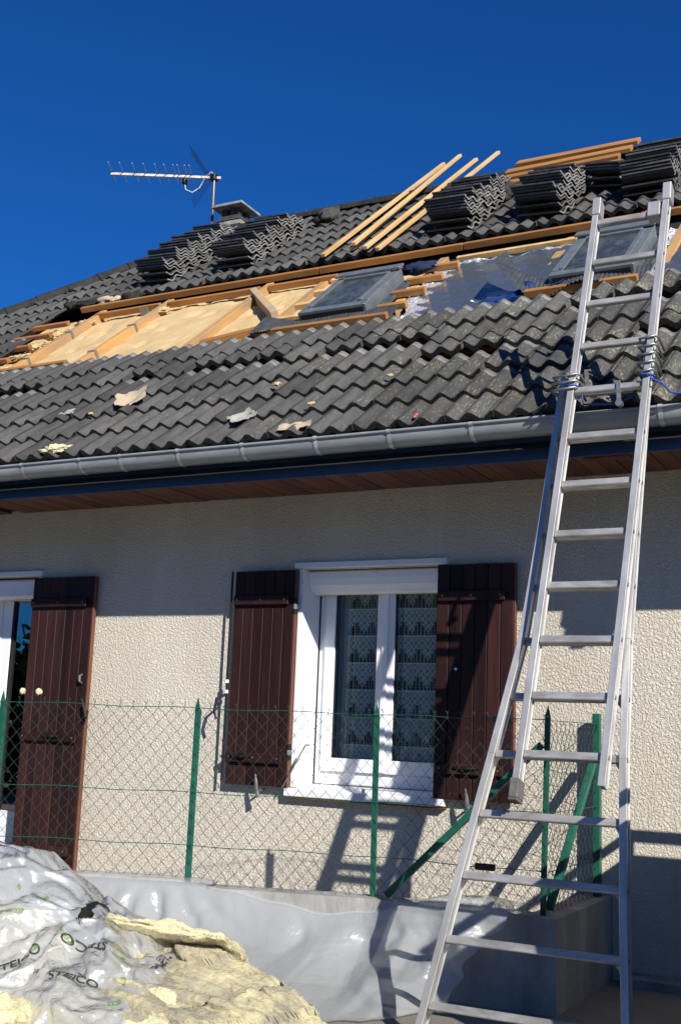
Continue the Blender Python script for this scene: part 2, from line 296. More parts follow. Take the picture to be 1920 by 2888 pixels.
class MB:
    def __init__(s): s.v = []; s.f = []; s.m = []
    def add(s, vs, fs, mi=0, T=None):
        b = len(s.v)
        for q in vs: s.v.append(tuple(T @ V(q)) if T is not None else tuple(q))
        for i, q in enumerate(fs):
            s.f.append([b + k for k in q]); s.m.append(mi if isinstance(mi, int) else mi[i])
        return s
    def box(s, x0, x1, y0, y1, z0, z1, mi=0, T=None):
        return s.add([(x0, y0, z0), (x1, y0, z0), (x1, y1, z0), (x0, y1, z0), (x0, y0, z1), (x1, y0, z1), (x1, y1, z1), (x0, y1, z1)],
                     [(0, 3, 2, 1), (4, 5, 6, 7), (0, 1, 5, 4), (1, 2, 6, 5), (2, 3, 7, 6), (3, 0, 4, 7)], mi, T)
    def bar(s, a, b, wx, wy, side=V((1, 0, 0)), mi=0, over=0.0):
        """square bar from a to b, wx across along side, wy across the other way"""
        a, b = V(a), V(b); d = (b - a).normalized(); a = a - d * over; b = b + d * over
        sd_ = (V(side) - d * V(side).dot(d)).normalized(); n = d.cross(sd_)
        vs = []
        for p in (a, b):
            for i, j in ((-1, -1), (1, -1), (1, 1), (-1, 1)): vs.append(p + sd_ * (i * wx / 2) + n * (j * wy / 2))
        return s.add(vs, [(0, 3, 2, 1), (4, 5, 6, 7), (0, 1, 5, 4), (1, 2, 6, 5), (2, 3, 7, 6), (3, 0, 4, 7)], mi)
    def tube(s, pts, r, n=6, mi=0, cap=True, closed=False):
        pts = [V(p) for p in pts]; rings = []; prev = None
        rr = r if hasattr(r, '__len__') else [r] * len(pts)
        b = len(s.v)
        for i, p in enumerate(pts):
            d = (pts[min(i + 1, len(pts) - 1)] - pts[max(i - 1, 0)])
            d = d.normalized() if d.length > 1e-9 else V((0, 0, 1))
            ref = prev if prev is not None else (V((0, 0, 1)) if abs(d.z) < 0.9 else V((1, 0, 0)))
            a = (ref - d * ref.dot(d)); a = a.normalized() if a.length > 1e-6 else d.orthogonal().normalized()
            prev = a; c = d.cross(a)
            for k in range(n):
                t = 2 * math.pi * k / n
                s.v.append(tuple(p + (a * math.cos(t) + c * math.sin(t)) * rr[i]))
        for i in range(len(pts) - 1):
            for k in range(n):
                s.f.append([b + i * n + k, b + i * n + (k + 1) % n, b + (i + 1) * n + (k + 1) % n, b + (i + 1) * n + k]); s.m.append(mi)
        if cap:
            s.f.append([b + k for k in range(n)][::-1]); s.m.append(mi)
            s.f.append([b + (len(pts) - 1) * n + k for k in range(n)]); s.m.append(mi)
        return s
    def grid(s, fn, nu, nv, mi=0):
        b = len(s.v)
        for j in range(nv + 1):
            for i in range(nu + 1): s.v.append(tuple(fn(i / nu, j / nv)))
        for j in range(nv):
            for i in range(nu):
                a = b + j * (nu + 1) + i
                s.f.append([a, a + 1, a + nu + 2, a + nu + 1]); s.m.append(mi)
        return s
    def mesh(s, name, mats, smooth=False):
        me = bpy.data.meshes.new(name); me.from_pydata(s.v, [], s.f)
        for m_ in (mats if isinstance(mats, (list, tuple)) else [mats]): me.materials.append(M[m_] if isinstance(m_, str) else m_)
        me.polygons.foreach_set('material_index', s.m)
        if smooth: me.polygons.foreach_set('use_smooth', [True] * len(me.polygons))
        me.update(); return me
    def build(s, name, mats, parent=None, smooth=False, bevel=0.0, T=None, recalc=False):
        me = s.mesh(name, mats, smooth)
        if recalc or bevel:
            bm = bmesh.new(); bm.from_mesh(me); bmesh.ops.recalc_face_normals(bm, faces=bm.faces)
            if bevel: bmesh.ops.bevel(bm, geom=list(bm.edges), offset=bevel, segments=1, affect='EDGES', profile=0.6)
            bm.to_mesh(me); bm.free()
        o = bpy.data.objects.new(name, me); COL.objects.link(o)
        if T is not None: o.matrix_basis = T
        return attach(o, parent)

def inst(name, me, T, parent=None):
    o = bpy.data.objects.new(name, me); COL.objects.link(o); o.matrix_basis = T
    return attach(o, parent)

def nz(p, sc, seed=0.0): return noise.noise(V((p[0] * sc + seed, p[1] * sc + seed * 1.7, p[2] * sc - seed)))
def vor(p, sc, seed=0.0):
    d = noise.voronoi(V((p[0] * sc + seed, p[1] * sc + seed * 2, p[2] * sc - seed)))[0]
    return d[1] - d[0]
def fz(p, sc, seed=0.0, o=4): return noise.fractal(V((p[0] * sc + seed, p[1] * sc - seed, p[2] * sc + seed * .5)), 0.8, 2.1, o)

# roof plane: x along the eave, s up the slope, h square to it
TH = R(38.7); CT, ST = math.cos(TH), math.sin(TH)
EY, EZ = -0.89, 3.35
def rp(x, s, h=0.0): return V((x, EY + s * CT - h * ST, EZ + s * ST + h * CT))
RM = Matrix(((1, 0, 0, 0), (0, CT, -ST, EY), (0, ST, CT, EZ), (0, 0, 0, 1)))
GROUND = 0.25
S_R = 6.75                                     # ridge
def hip(s): return -8.25 + 0.78 * (s - 5.98)   # hip line
RIDGE_X = hip(S_R)

# ------------------------------------------------------------------ ground
mb = MB(); mb.grid(lambda u, v: (-300 + 600 * u, -300 + 600 * v, GROUND), 4, 4)
ground = mb.build('ground', 'asphalt'); tag(ground, kind='structure')

# ------------------------------------------------------------------ the house
house = empty('house', (-4.5, 4.5, GROUND), 'beige roughcast house with a half stripped dark tiled roof', 'house')
WT = 0.30
xs = [-12.2, -7.55, -6.30, -3.93, -2.87, 4.0]; zs = [GROUND - .3, 0.47, 1.19, 2.66, 2.67, 3.30]
mb = MB()
def solid(i, j):
    if i == 1 and 1 <= j <= 3: return False
    if i == 3 and j == 2: return False
    return True
for i in range(5):
    for j in range(5):
        if not solid(i, j): continue
        x0, x1, z0, z1 = xs[i], xs[i + 1], zs[j], zs[j + 1]
        q = [(x0, 0, z0), (x1, 0, z0), (x1, 0, z1), (x0, 0, z1), (x0, WT, z0), (x1, WT, z0), (x1, WT, z1), (x0, WT, z1)]
        fs = [(0, 1, 2, 3), (5, 4, 7, 6)]
        if i + 1 < 5 and not solid(i + 1, j): fs.append((1, 5, 6, 2))
        if i > 0 and not solid(i - 1, j): fs.append((4, 0, 3, 7))
        if j + 1 < 5 and not solid(i, j + 1): fs.append((3, 2, 6, 7))
        if j > 0 and not solid(i, j - 1): fs.append((4, 5, 1, 0))
        mb.add(q, fs)
mb.add([(-12.2, 0, -.05), (-12.2, 9.3, -.05), (-12.2, 9.3, 3.3), (-12.2, 0, 3.3)], [(0, 3, 2, 1)])
mb.add([(4, 0, -.05), (4, 9.3, -.05), (4, 9.3, 3.3), (4, 0, 3.3)], [(0, 1, 2, 3)])
mb.add([(-12.2, 9.3, -.05), (4, 9.3, -.05), (4, 9.3, 3.3), (-12.2, 9.3, 3.3)], [(0, 3, 2, 1)])
wall = mb.build('wall', 'render', house)
# plinth ledge at the foot of the wall, outside the fenced strip
mb = MB(); mb.box(-1.72, 4.0, -0.16, -0.004, GROUND - .02, GROUND + .055)
mb.build('plinth', 'concrete', house, bevel=0.008)

# dark rooms behind the two openings
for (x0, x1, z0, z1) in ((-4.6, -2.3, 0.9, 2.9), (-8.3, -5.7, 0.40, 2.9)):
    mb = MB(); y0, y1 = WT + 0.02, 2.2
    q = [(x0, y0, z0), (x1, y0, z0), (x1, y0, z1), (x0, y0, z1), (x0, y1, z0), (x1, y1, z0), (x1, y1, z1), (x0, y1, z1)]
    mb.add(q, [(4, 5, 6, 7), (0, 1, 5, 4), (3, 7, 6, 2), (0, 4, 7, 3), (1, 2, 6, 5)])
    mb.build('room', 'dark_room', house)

# soffit boards run out from the wall, fascia and gutter
xx = -13.0; k = 0
sofit = MB().box(-13.0, 4.0, -0.775, -0.004, 3.205, 3.22).build('soffit', 'underlay', house)
bw = 0.11
bd = MB().box(0, bw - .006, -0.775, -0.003, 3.185, 3.203).mesh('soffit_board', 'soffit')
while xx < 0.5:
    if xx > -6.6: inst('board', bd, Matrix.Translation((xx, 0, random.uniform(-.002, .002))), sofit)
    xx += bw
MB().box(-13.0, -6.65, -0.775, -0.003, 3.185, 3.203).build('board', 'soffit', sofit)
MB().box(0.6, 4.0, -0.775, -0.003, 3.185, 3.203).build('board', 'soffit', sofit)
# narrow vent plate let into the soffit
mb = MB(); mb.box(-1.83, -1.57, -0.50, -0.42, 3.174, 3.184)
for i in range(6): mb.box(-1.81 + i * .04, -1.795 + i * .04, -0.49, -0.43, 3.170, 3.174)
mb.build('soffit_vent', 'shutter_edge', house)
fx = [-13.0, -7.9, -4.95, -1.95, 1.05, 4.0]
for i in range(5):
    MB().box(fx[i] + .001, fx[i + 1] - .001, -0.80, -0.778, 3.115, 3.335).build('fascia_board', 'fascia', house)

# half round zinc gutter
GC, GR = V((0, -0.882, 3.305)), 0.078
def gut_profile():
    pr = []
    for k in range(13):
        a = math.pi + math.pi * k / 12
        pr.append((GC.y + GR * math.cos(a), GC.z + GR * math.sin(a)))
    # front bead (front is the -y side = first points)
    bead = []
    cy, cz = pr[0][0] - 0.004, pr[0][1] + 0.006
    for k in range(8):
        a = -0.3 + -2 * math.pi * k / 8
        bead.append((cy + 0.009 * math.cos(a), cz + 0.009 * math.sin(a)))
    return pr, bead
pr, bead = gut_profile()
gx = [-13.3, -9.0, -4.72, -0.6, 4.1]
gut = None
for i in range(4):
    x0, x1 = gx[i], gx[i + 1] + (0.03 if i < 3 else 0)
    n = max(2, int((x1 - x0) / 0.25))
    mb = MB(); off = 0.0012 * (i % 2)
    def gf(u, v, pr=pr):
        k = v * 12; a = math.pi + math.pi * v; rr = GR + off
        x = x0 + (x1 - x0) * u
        return (x, GC.y + rr * math.cos(a), GC.z + rr * math.sin(a) + 0.0015 * math.sin(x * 2.1))
    mb.grid(gf, n, 14)
    def gb(u, v):
        x = x0 + (x1 - x0) * u; a = 2 * math.pi * v
        return (x, GC.y - GR - .006 + .009 * math.cos(a), GC.z + .006 + .009 * math.sin(a) + 0.0015 * math.sin(x * 2.1))
    mb.grid(gb, n, 8)
    if gut is None: gut = mb.build('gutter', 'zinc', house, smooth=True)
    else: mb.build('gutter_length', 'zinc', gut, smooth=True)
# bracket straps hugging the gutter
mb = MB()
for k in range(15):
    a = math.pi * 0.97 + math.pi * 0.62 * k / 14; rr = GR + 0.004
    for s_ in (-1, 1):
        pass
def strap(u, v):
    a = math.pi * 0.96 + math.pi * 0.66 * v; rr = GR + 0.0045
    return ((u - .5) * 0.026, GC.y + rr * math.cos(a), GC.z + rr * math.sin(a))
mb.grid(strap, 1, 12)
mb.grid(lambda u, v: ((u - .5) * 0.026, GC.y - GR - .006 + .013 * math.cos(2 * math.pi * v), GC.z + .006 + .013 * math.sin(2 * math.pi * v)), 1, 8)
st = mb.mesh('gutter_bracket', 'zinc_bright', True)
for x in (-6.7, -6.18, -5.67, -5.158, -4.818, -4.352, -3.863, -3.342, -2.852, -2.341, -1.80, -1.287, -0.8, -0.3):
    o = inst('gutter_bracket', st, Matrix.Translation((x, 0, 0)), gut)

# ------------------------------------------------------------------ roof
XR = 4.0
mb = MB()
q = [rp(hip(-.1), -.1, -.16), rp(XR, -.1, -.16), rp(XR, S_R, -.16), rp(RIDGE_X, S_R, -.16)]
ry = q[2].y
bk = [V((p.x, 2 * ry - p.y, p.z)) for p in q]
mb.add(q + bk, [(0, 1, 2, 3), (4, 7, 6, 5), (0, 3, 4), (0, 4, 4)][:2] + [(0, 3, 7, 4)] + [(1, 5, 6, 2)])
roof = mb.build('roof', 'underlay', house)
# the slopes nobody sees from the street get one tile coloured skin each, above the underlay
mb = MB()
q2 = [p + V((-.02, 0, .03)) for p in (q[0], q[3])]; b2 = [p + V((-.02, 0, .03)) for p in (bk[0], bk[3])]
mb.add([q2[0], q2[1], b2[1], b2[0]], [(0, 1, 2, 3)])
mb.add([bk[0] + V((0, .02, .03)), bk[1] + V((0, .02, .03)), bk[2] + V((0, .02, .03)), bk[3] + V((0, .02, .03))], [(0, 3, 2, 1)])
o = mb.build('far_slope', 'stack_tile', roof)

TW, TL, GA = 0.295, 0.45, 0.355
def tile_mesh(name, front, back, amp, thick, nose, mats, nseg=14, rings=True, heads=True):
    vs = []; rows = [0.0, 0.012, 0.375, TL] if heads else [0.0, 0.010, TL - .01, TL]
    n = nseg + 1
    def hh(x): return amp * .5 * math.cos(2 * math.pi * x / (TW / 2))
    for y in rows:
        z0 = front + (back - front) * y / TL - (0.004 if y == 0 else 0)
        for i in range(n):
            x = -TW / 2 + .001 + (TW - .002) * i / nseg; vs.append((x, y, z0 + hh(x)))
    nb = len(vs)
    for y in (0.0, TL):
        z0 = front + (back - front) * y / TL - thick - (nose if y == 0 else 0)
        for i in range(n):
            x = -TW / 2 + .001 + (TW - .002) * i / nseg; vs.append((x, y, z0 + hh(x) * (0.93)))
    f = []; mi = []
    for r in range(3):
        for i in range(nseg):
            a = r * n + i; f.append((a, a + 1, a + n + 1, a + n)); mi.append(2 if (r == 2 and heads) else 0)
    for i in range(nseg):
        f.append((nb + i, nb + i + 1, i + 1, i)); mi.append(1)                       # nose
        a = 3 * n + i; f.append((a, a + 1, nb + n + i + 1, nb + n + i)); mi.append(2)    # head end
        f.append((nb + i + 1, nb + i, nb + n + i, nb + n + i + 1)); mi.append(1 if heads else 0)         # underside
    em = 0 if heads else 3
    f.append((0, n, 2 * n, 3 * n, nb + n, nb)); mi.append(em)
    f.append((n - 1, nb + n - 1, nb + 2 * n - 1, 4 * n - 1, 3 * n - 1, 2 * n - 1)); mi.append(em)
    mb = MB(); mb.v = vs; mb.f = [list(q) for q in f]; mb.m = mi
    me = mb.mesh(name, mats, False)
    sm = [True] * len(me.polygons)
    for p in me.polygons:
        if p.index >= 3 * nseg: sm[p.index] = False
    me.polygons.foreach_set('use_smooth', sm)
    return me
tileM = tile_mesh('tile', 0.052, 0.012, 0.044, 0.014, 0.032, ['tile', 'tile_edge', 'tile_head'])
stackM = tile_mesh('loose_tile', 0, 0, 0.036, 0.013, 0.0, ['stack_tile', 'stack_end', 'stack_end', 'stack_side_glint'], heads=False)

def proj(P):
    d = P - CAM; k = d.dot(fw)
    return (960 + F_PX * d.dot(ri) / k, 1444 - F_PX * d.dot(up) / k, k)

cells = []
XG = -2.06
jm = -26; jM = 20
for i in range(20):
    s = -0.045 + GA * i
    for j in range(jm - 14, jM):
        x = XG + TW * j
        if x > XR - .15: continue
        if x < hip(s + .18) + .02: continue
        if 6 <= i <= 11 and x > -8.26 - 0.2 * (s - 3.1): 
            if not (i in (6, 7) and x > -1.0): continue
        ds = 0.0
        if i == 4 and ((-7.35 < x < -6.75) or (-5.72 < x < -5.40) or (-5.08 < x < -4.35) or (-4.1 < x < -3.1)): ds = 0.17 + 0.03 * math.sin(x * 7)
        if i == 3 and ((-3.05 < x < -2.3) or (-1.6 < x < -.9)): ds = 0.19 + .02 * math.sin(x * 9)
        if i == 2 and (-2.5 < x < -2.2): ds = 0.10
        if i == 1 and (-1.85 < x < -1.6): ds = 0.06
        if i == 5 and x > -2.35: ds = 0.13
        if i == 5 and x > -1.8: ds = 0.2
        if i == 12: ds = random.uniform(-.015, .02) + (.10 if -6.6 < x < -1.5 else 0.0) + (0.05 if math.sin(x * 2.3) > .3 else 0)
        P = rp(x, s + ds + .2, .03); u_, v_, k_ = proj(P)
        vis = -60 < u_ < 1980 and -60 < v_ < 2950
        cells.append((not vis, k_, i, x, s + ds))
cells.sort()
rest = MB()
rv = [V(v.co) for v in tileM.vertices]; rf = [list(p.vertices) for p in tileM.polygons]; rm_ = [p.material_index for p in tileM.polygons]
for idx, (hid, k_, i, x, s) in enumerate(cells):
    jit = 1.0 if i in (3, 4, 5, 12) else 0.5
    T = RM @ Matrix.Translation((x + random.uniform(-.002, .002), s + random.uniform(-.006, .006) * jit * 2, random.uniform(0, .005) * jit)) @ Euler((random.uniform(-.012, .012) * jit, random.uniform(-.01, .01), random.uniform(-.012, .012) * jit)).to_matrix().to_4x4()
    cut = hip(s) + TW / 2 > x                       # tile meets the hip: cut along it
    if idx < 300 and not hid and not cut:
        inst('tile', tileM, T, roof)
    else:
        vs = []
        for c in rv:
            d = c.copy()
            if cut:
                xl = hip(s + d.y) - x + .02
                d.x = max(d.x, min(xl, TW / 2))
            vs.append(T @ d)
        rest.add(vs, rf, rm_)
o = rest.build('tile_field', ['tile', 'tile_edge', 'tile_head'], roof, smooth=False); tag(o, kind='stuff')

# ridge and hip caps
def cap_mesh(L=0.43, r=0.105):
    mb = MB(); n = 10
    def f1(u, v):
        a = math.pi * (-0.04 + 1.08 * v); rr = r + 0.012 * (1 - u) + (0.008 if u < .03 else 0)
        return (L * u, rr * math.cos(a), rr * 0.85 * math.sin(a))
    mb.grid(f1, 4, n)
    def f2(u, v):
        a = math.pi * (-0.04 + 1.08 * v); rr = r + .012 - 0.016 * u
        return (0.0, rr * math.cos(a), rr * 0.85 * math.sin(a))
    mb.grid(f2, 1, n)
    return mb.mesh('ridge_cap', 'cap', True)
capM = cap_mesh()
def caps(a, b, name):
    d = (b - a); n = int(d.length / 0.385); d.normalize(); side = V((0, 0, 1)).cross(d).normalized(); upv = d.cross(side)
    for k in range(n):
        p = a + d * (0.385 * k)
        sd2 = side
        T = Matrix(((d.x, sd2.x, upv.x, p.x), (d.y, sd2.y, upv.y, p.y), (d.z, sd2.z, upv.z, p.z), (0, 0, 0, 1)))
        T = T @ Euler((random.uniform(-.03, .03), -0.03 + random.uniform(-.01, .01), 0)).to_matrix().to_4x4()
        o = inst(name, capM, T, roof)
caps(rp(hip(2.6), 2.6, .0), rp(hip(S_R), S_R, .0), 'hip_tile')
caps(rp(RIDGE_X + .05, S_R, .0), rp(-.9, S_R, .0), 'ridge_tile')
# end of another roof just showing past the hip, at the picture's left edge
# ------------------------------------------------------------------ stripped band: rafters, fibre panels, battens
def rbox(x0, x1, s0, s1, h0, h1, name, m_, parent, bevel=0.004, rot=0.0):
    mb = MB(); cx, cs, ch = (x0 + x1) / 2, (s0 + s1) / 2, (h0 + h1) / 2
    mb.box(x0 - cx, x1 - cx, s0 - cs, s1 - cs, h0 - ch, h1 - ch)
    T = RM @ Matrix.Translation((cx, cs, ch)) @ Matrix.Rotation(rot, 4, 'Z')
    return mb.build(name, m_, parent, bevel=bevel, T=T)
raf = [-8.62, -7.79, -6.92, -5.73, -5.07, -3.9, -2.72, -1.74, -0.8]
for x in raf:
    rbox(x - .04, x + .04, 2.0, 4.02, -.15, -.012 - (0.03 if x > -5.2 else 0), 'rafter', 'timber_y', house)
# wood fibre panels, dished and torn between the rafters
def panel(x0, x1, s0, s1, h, name='insulation_panel', parent=house, seed=0):
    mb = MB()
    def f(u, v):
        x = x0 + (x1 - x0) * u; s = s0 + (s1 - s0) * v
        hh = h + 0.012 * fz((x, s, 0), 2.0, seed) + 0.006 * fz((x, s, 0), 11, seed)
        if nz((x, s, 0), 5.0, seed + 3) > 0.42: hh -= 0.02
        return (x, s, hh)
    mb.grid(f, 28, 44)
    return mb.build(name, 'fibre', parent, smooth=True, T=RM)
for k in range(len(raf) - 1):
    if raf[k] > -5.0: break
    panel(raf[k] + .041, raf[k + 1] - .041, 2.02, 3.98, -.085, seed=k * 5.3)
panel(-5.03, -4.62, 2.02, 3.98, -.085, seed=31)
panel(-1.70, -0.84, 2.02, 3.98, -.09, seed=41)
# loose torn fibre lumps along the left edge and at the heads of rafters
def lump(name, x, s, h, sx, sy, sz_, seed, m_='fibre', parent=None, T0=None, sub=3, amp=0.55, sc=3.0):
    bm = bmesh.new(); bmesh.ops.create_icosphere(bm, subdivisions=sub, radius=1.0)
    for v in bm.verts:
        d = v.co.copy(); k = 1 + amp * fz(d, sc * .5, seed) + amp * .45 * fz(d, sc * 1.6, seed + 7)
        v.co = V((d.x * sx, d.y * sy, d.z * sz_)) * max(.3, k)
    me = bpy.data.meshes.new(name); bm.to_mesh(me); bm.free(); me.materials.append(M[m_])
    for p in me.polygons: p.use_smooth = sub > 2
    T = (T0 if T0 is not None else RM) @ Matrix.Translation((x, s, h))
    o = bpy.data.objects.new(name, me); COL.objects.link(o); o.matrix_basis = T
    return attach(o, parent)
for k, (x, s, a, b) in enumerate(((-7.98, 3.50, .14, .05), (-8.02, 3.40, .10, .06), (-7.99, 3.14, .14, .05), (-8.05, 3.08, .10, .06), (-8.0, 2.80, .13, .06), (-8.0, 2.45, .14, .06), (-6.88, 3.74, .10, .05), (-7.85, 3.72, .12, .04))):
    lump('torn_fibre', x, s, -.045, a, b * .8, .030, k * 3.1, parent=house, amp=.7, sub=4, sc=5)
# horizontal battens still nailed on: two long ones at the head of the band, ends at the left, sill battens below
def batten(x0, x1, s, h0=-.010, w_=.055, t=.045, name='batten', m_='batten', rot=0.0):
    return rbox(x0, x1, s - w_ / 2, s + w_ / 2, h0, h0 + t, name, m_, house, bevel=.003, rot=rot)
for (a, b) in ((-8.1, -5.2), (-5.19, -3.72), (-3.71, -1.0)): batten(a, b, 4.06, -.012, .05, .06, m_='timber')
for (a, b) in ((-7.80, -6.97), (-6.87, -5.78), (-5.68, -4.93)): batten(a, b, 3.88, -.06, .05, .06, m_='timber')
batten(-3.70, -2.62, 3.80, -.05, .05, .05, m_='pale')
for (b, s) in ((-7.95, 3.60), (-7.92, 3.245), (-7.94, 2.92), (-7.94, 2.57)): batten(-8.9, b, s, -.008)
batten(-8.9, -6.97, 2.22, -.02, .06, .055, m_='timber')
batten(-4.85, -3.76, 2.23, -.01, .055, .06, m_='timber')
batten(-5.02, -4.88, 2.24, -.02, .06, .05)
batten(-2.66, -1.83, 2.28, -.01, .055, .06, m_='timber')
for s in (1.72, 1.36): batten(-8.9, .5, s - .02, -.06, .04, .04)
for (s) in (2.58, 2.92, 3.26, 3.58):
    batten(-4.98 + (s - 2.58) * .1, -4.70, s + .06, -.03, .06, .05, m_='pale')
    batten(-3.98, -3.72 + (s - 2.6) * .12, s - .02, -.03, .06, .05, m_='timber')
# short diagonal timber wedged under the head beam
rbox(-5.44 - .58, -5.44 + .58, 3.30 - .035, 3.30 + .035, -.08, .03, 'brace_timber', 'grey_timber', house, rot=math.atan2(-.93, .70))
rbox(-5.22 - .45, -5.22 + .45, 2.57 - .03, 2.57 + .03, -.10, -.02, 'brace_timber', 'timber', house, rot=0.35)
# metal rafter ties
for (x, s) in ((-7.79, 2.62), (-7.79, 3.35), (-6.92, 2.55), (-6.92, 3.25), (-7.15, 3.83)):
    rbox(x - .045, x + .045, s - .018, s + .018, -.10, -.006, 'metal_tie', 'steel', house, bevel=0)

# reflective membrane
def foil_sheet(name, x0, x1, s0, s1, fl, fr, seed, parent=house, h=-.045):
    mb = MB(); nu, nv = 46, 56; E_ = []
    def f(u, v):
        s = s0 + (s1 - s0) * v
        a = x0 + fl(v); b = x1 + fr(v); x = a + (b - a) * u
        ed = min(u, 1 - u, v, 1 - v); e = max(0, 1 - ed / .08)
        hh = h + .010 * fz((x, s, 0), 1.6, seed) + .003 * fz((x * 1.5, s, 0), 7, seed) + e * .030 * (fz((x, s, 0), 16, seed) + .4)
        return (x + e * .02 * nz((x, s, 1), 14, seed), s + e * .03 * nz((x, s, 4), 12, seed), hh)
    mb.grid(f, nu, nv)
    for i in range(len(mb.f)):
        c = i % nu; r = i // nu
        if c < 4 + 2 * math.sin(r * .9) or c > nu - 3 or r > nv - 2: mb.m[i] = 1
    return mb.build(name, ['foil', 'foil_edge'], parent, smooth=True, T=RM)
foil_sheet('foil_membrane', -3.70, -2.30, 2.05, 3.72, lambda v: -.02 - .14 * v + .05 * math.sin(v * 9), lambda v: .0, 3.0)
foil_sheet('foil_membrane', -1.86, -0.9, 2.05, 3.72, lambda v: .03 * math.sin(v * 8), lambda v: 0, 9.0)
# plastic film, rolled blue, and white tape scraps by the second roof window
mb = MB()
def bf(u, v):
    x = -3.05 + .62 * u + .15 * v; s = 2.18 + .12 * u + .30 * v * (.3 + u)
    return (x, s, .0 + .05 * fz((x, s, 0), 6, 2.0) + .03)
mb.grid(bf, 20, 12); mb.build('blue_film', 'bluefilm', house, smooth=True, T=RM)

# roof windows
def roof_window(x0, x1, s0, s1, name, label):
    g = MB(); hz = .10
    rw = MB().box(x0 + .07, x1 - .07, s0 + .10, s1 - .10, -.09, hz - .052).build(name, 'roofwin', house, T=RM)
    if label: rw['label'] = label
    def part(nm, m_, *b, bev=.004):
        mb_ = MB(); mb_.box(*b); return mb_.build(nm, m_, rw, bevel=bev, T=RM)
    fwd = .085
    part('frame', 'roofwin', x0, x0 + fwd, s0 + .09, s1, -.06, hz)
    part('frame', 'roofwin', x1 - fwd, x1, s0 + .09, s1, -.06, hz)
    part('frame', 'roofwin', x0 + fwd, x1 - fwd, s1 - .09, s1 - .002, -.06, hz + .012)
    part('hood', 'roofwin', x0 - .01, x1 + .01, s1 - .055, s1 + .05, hz + .014, hz + .035)
    part('frame', 'roofwin', x0 - .004, x1 + .004, s0, s0 + .088, -.06, hz - .006)
    part('cover_strip', 'roofwin', x0 + fwd - .03, x0 + fwd + .012, s0 + .095, s1 - .095, hz + .001, hz + .012)
    part('cover_strip', 'roofwin', x1 - fwd - .012, x1 - fwd + .03, s0 + .095, s1 - .095, hz + .001, hz + .012)
    part('seal', 'seal', x0 + .02, x1 - .02, s0 - .004, s0 - .001, hz - .075, hz - .03, bev=0)
    mb_ = MB(); mb_.box(x0 + fwd + .002, x1 - fwd - .002, s0 + .094, s1 - .094, hz - .05, hz - .012); mb_.build('pane', 'roofglass', rw, T=RM)
    # side gutters of the flashing kit
    for (a, b) in ((x0 - .09, x0 - .006), (x1 + .006, x1 + .09)):
        mb_ = MB(); mb_.grid(lambda u, v: (a + (b - a) * u, s0 + (s1 - s0) * v, -.02 + .03 * abs(math.sin(u * math.pi * 2))), 8, 2); mb_.build('side_flashing', 'lead', rw, smooth=True, T=RM)
    return rw
rw1 = roof_window(-4.63, -4.02, 2.42, 3.30, 'roof_window', 'roof window with a dusty pane beside the bare fibre panels')
rw2 = roof_window(-2.50, -1.88, 2.42, 3.38, 'roof_window', 'roof window behind the ladder top')
# pleated aprons, lying loose
mb = MB()
def ap1(u, v):
    x = -5.02 + 1.30 * u; s = 2.44 - .20 * v
    lift = .03 * math.sin(u * 13) * v
    if u < .25:
        k = (.25 - u) / .25; s -= .16 * k * (v + .3) - .10 * k; x += .04 * k; lift += .05 * k
    pl = .006 * math.sin(u * 260)
    return (x, s, .035 + lift + pl * (0.4 + v) - .03 * v)
mb.grid(ap1, 150, 8); mb.build('apron_flashing', 'lead', rw1, smooth=True, T=RM)
mb = MB()
def ap2(u, v):
    x = -2.96 + 1.20 * u; s = 2.50 - .26 * v; k = max(0, (.36 - u) / .36)
    lift = .05 * math.sin(u * 11 + 1) * v + .10 * k * k + .05 * k
    pl = .006 * math.sin(u * 240)
    return (x + .03 * k * v, s + .46 * k * k * (1 - .35 * v), .05 + lift + pl * (.4 + v) - .02 * v)
mb.grid(ap2, 150, 10); mb.build('apron_flashing', 'lead', rw2, smooth=True, T=RM)

# chimney behind the hip and its two tier cap
CX, CY = -8.78, 6.1
c0 = MB(); c0.box(CX - .19, CX + .19, CY - .19, CY + .19, 6.2, 8.50); chim = c0.build('chimney', 'chimney_dark', house, bevel=.01)
def chpart(nm, m_, r1, r2, z0, z1, bev=.006):
    mb_ = MB(); mb_.add([(CX - r1, CY - r1, z0), (CX + r1, CY - r1, z0), (CX + r1, CY + r1, z0), (CX - r1, CY + r1, z0), (CX - r2, CY - r2, z1), (CX + r2, CY - r2, z1), (CX + r2, CY + r2, z1), (CX - r2, CY + r2, z1)],
        [(0, 3, 2, 1), (4, 5, 6, 7), (0, 1, 5, 4), (1, 2, 6, 5), (2, 3, 7, 6), (3, 0, 4, 7)])
    return mb_.build(nm, m_, chim, bevel=bev)
chpart('cap_base', 'chimney', .235, .235, 8.502, 8.57)
chpart('cap_ring', 'chimney_dark', .15, .17, 8.572, 8.60)
chpart('cap_tier', 'chimney_dark', .205, .145, 8.602, 8.70)
for sx_ in (-1, 1):
    for sy_ in (-1, 1):
        mb_ = MB(); mb_.box(CX + sx_ * .10 - .045, CX + sx_ * .10 + .045, CY + sy_ * .10 - .045, CY + sy_ * .10 + .045, 8.702, 8.80); mb_.build('cap_pillar', 'chimney_dark', chim, bevel=.006)
chpart('cap_slab', 'chimney', .255, .25, 8.802, 8.845)

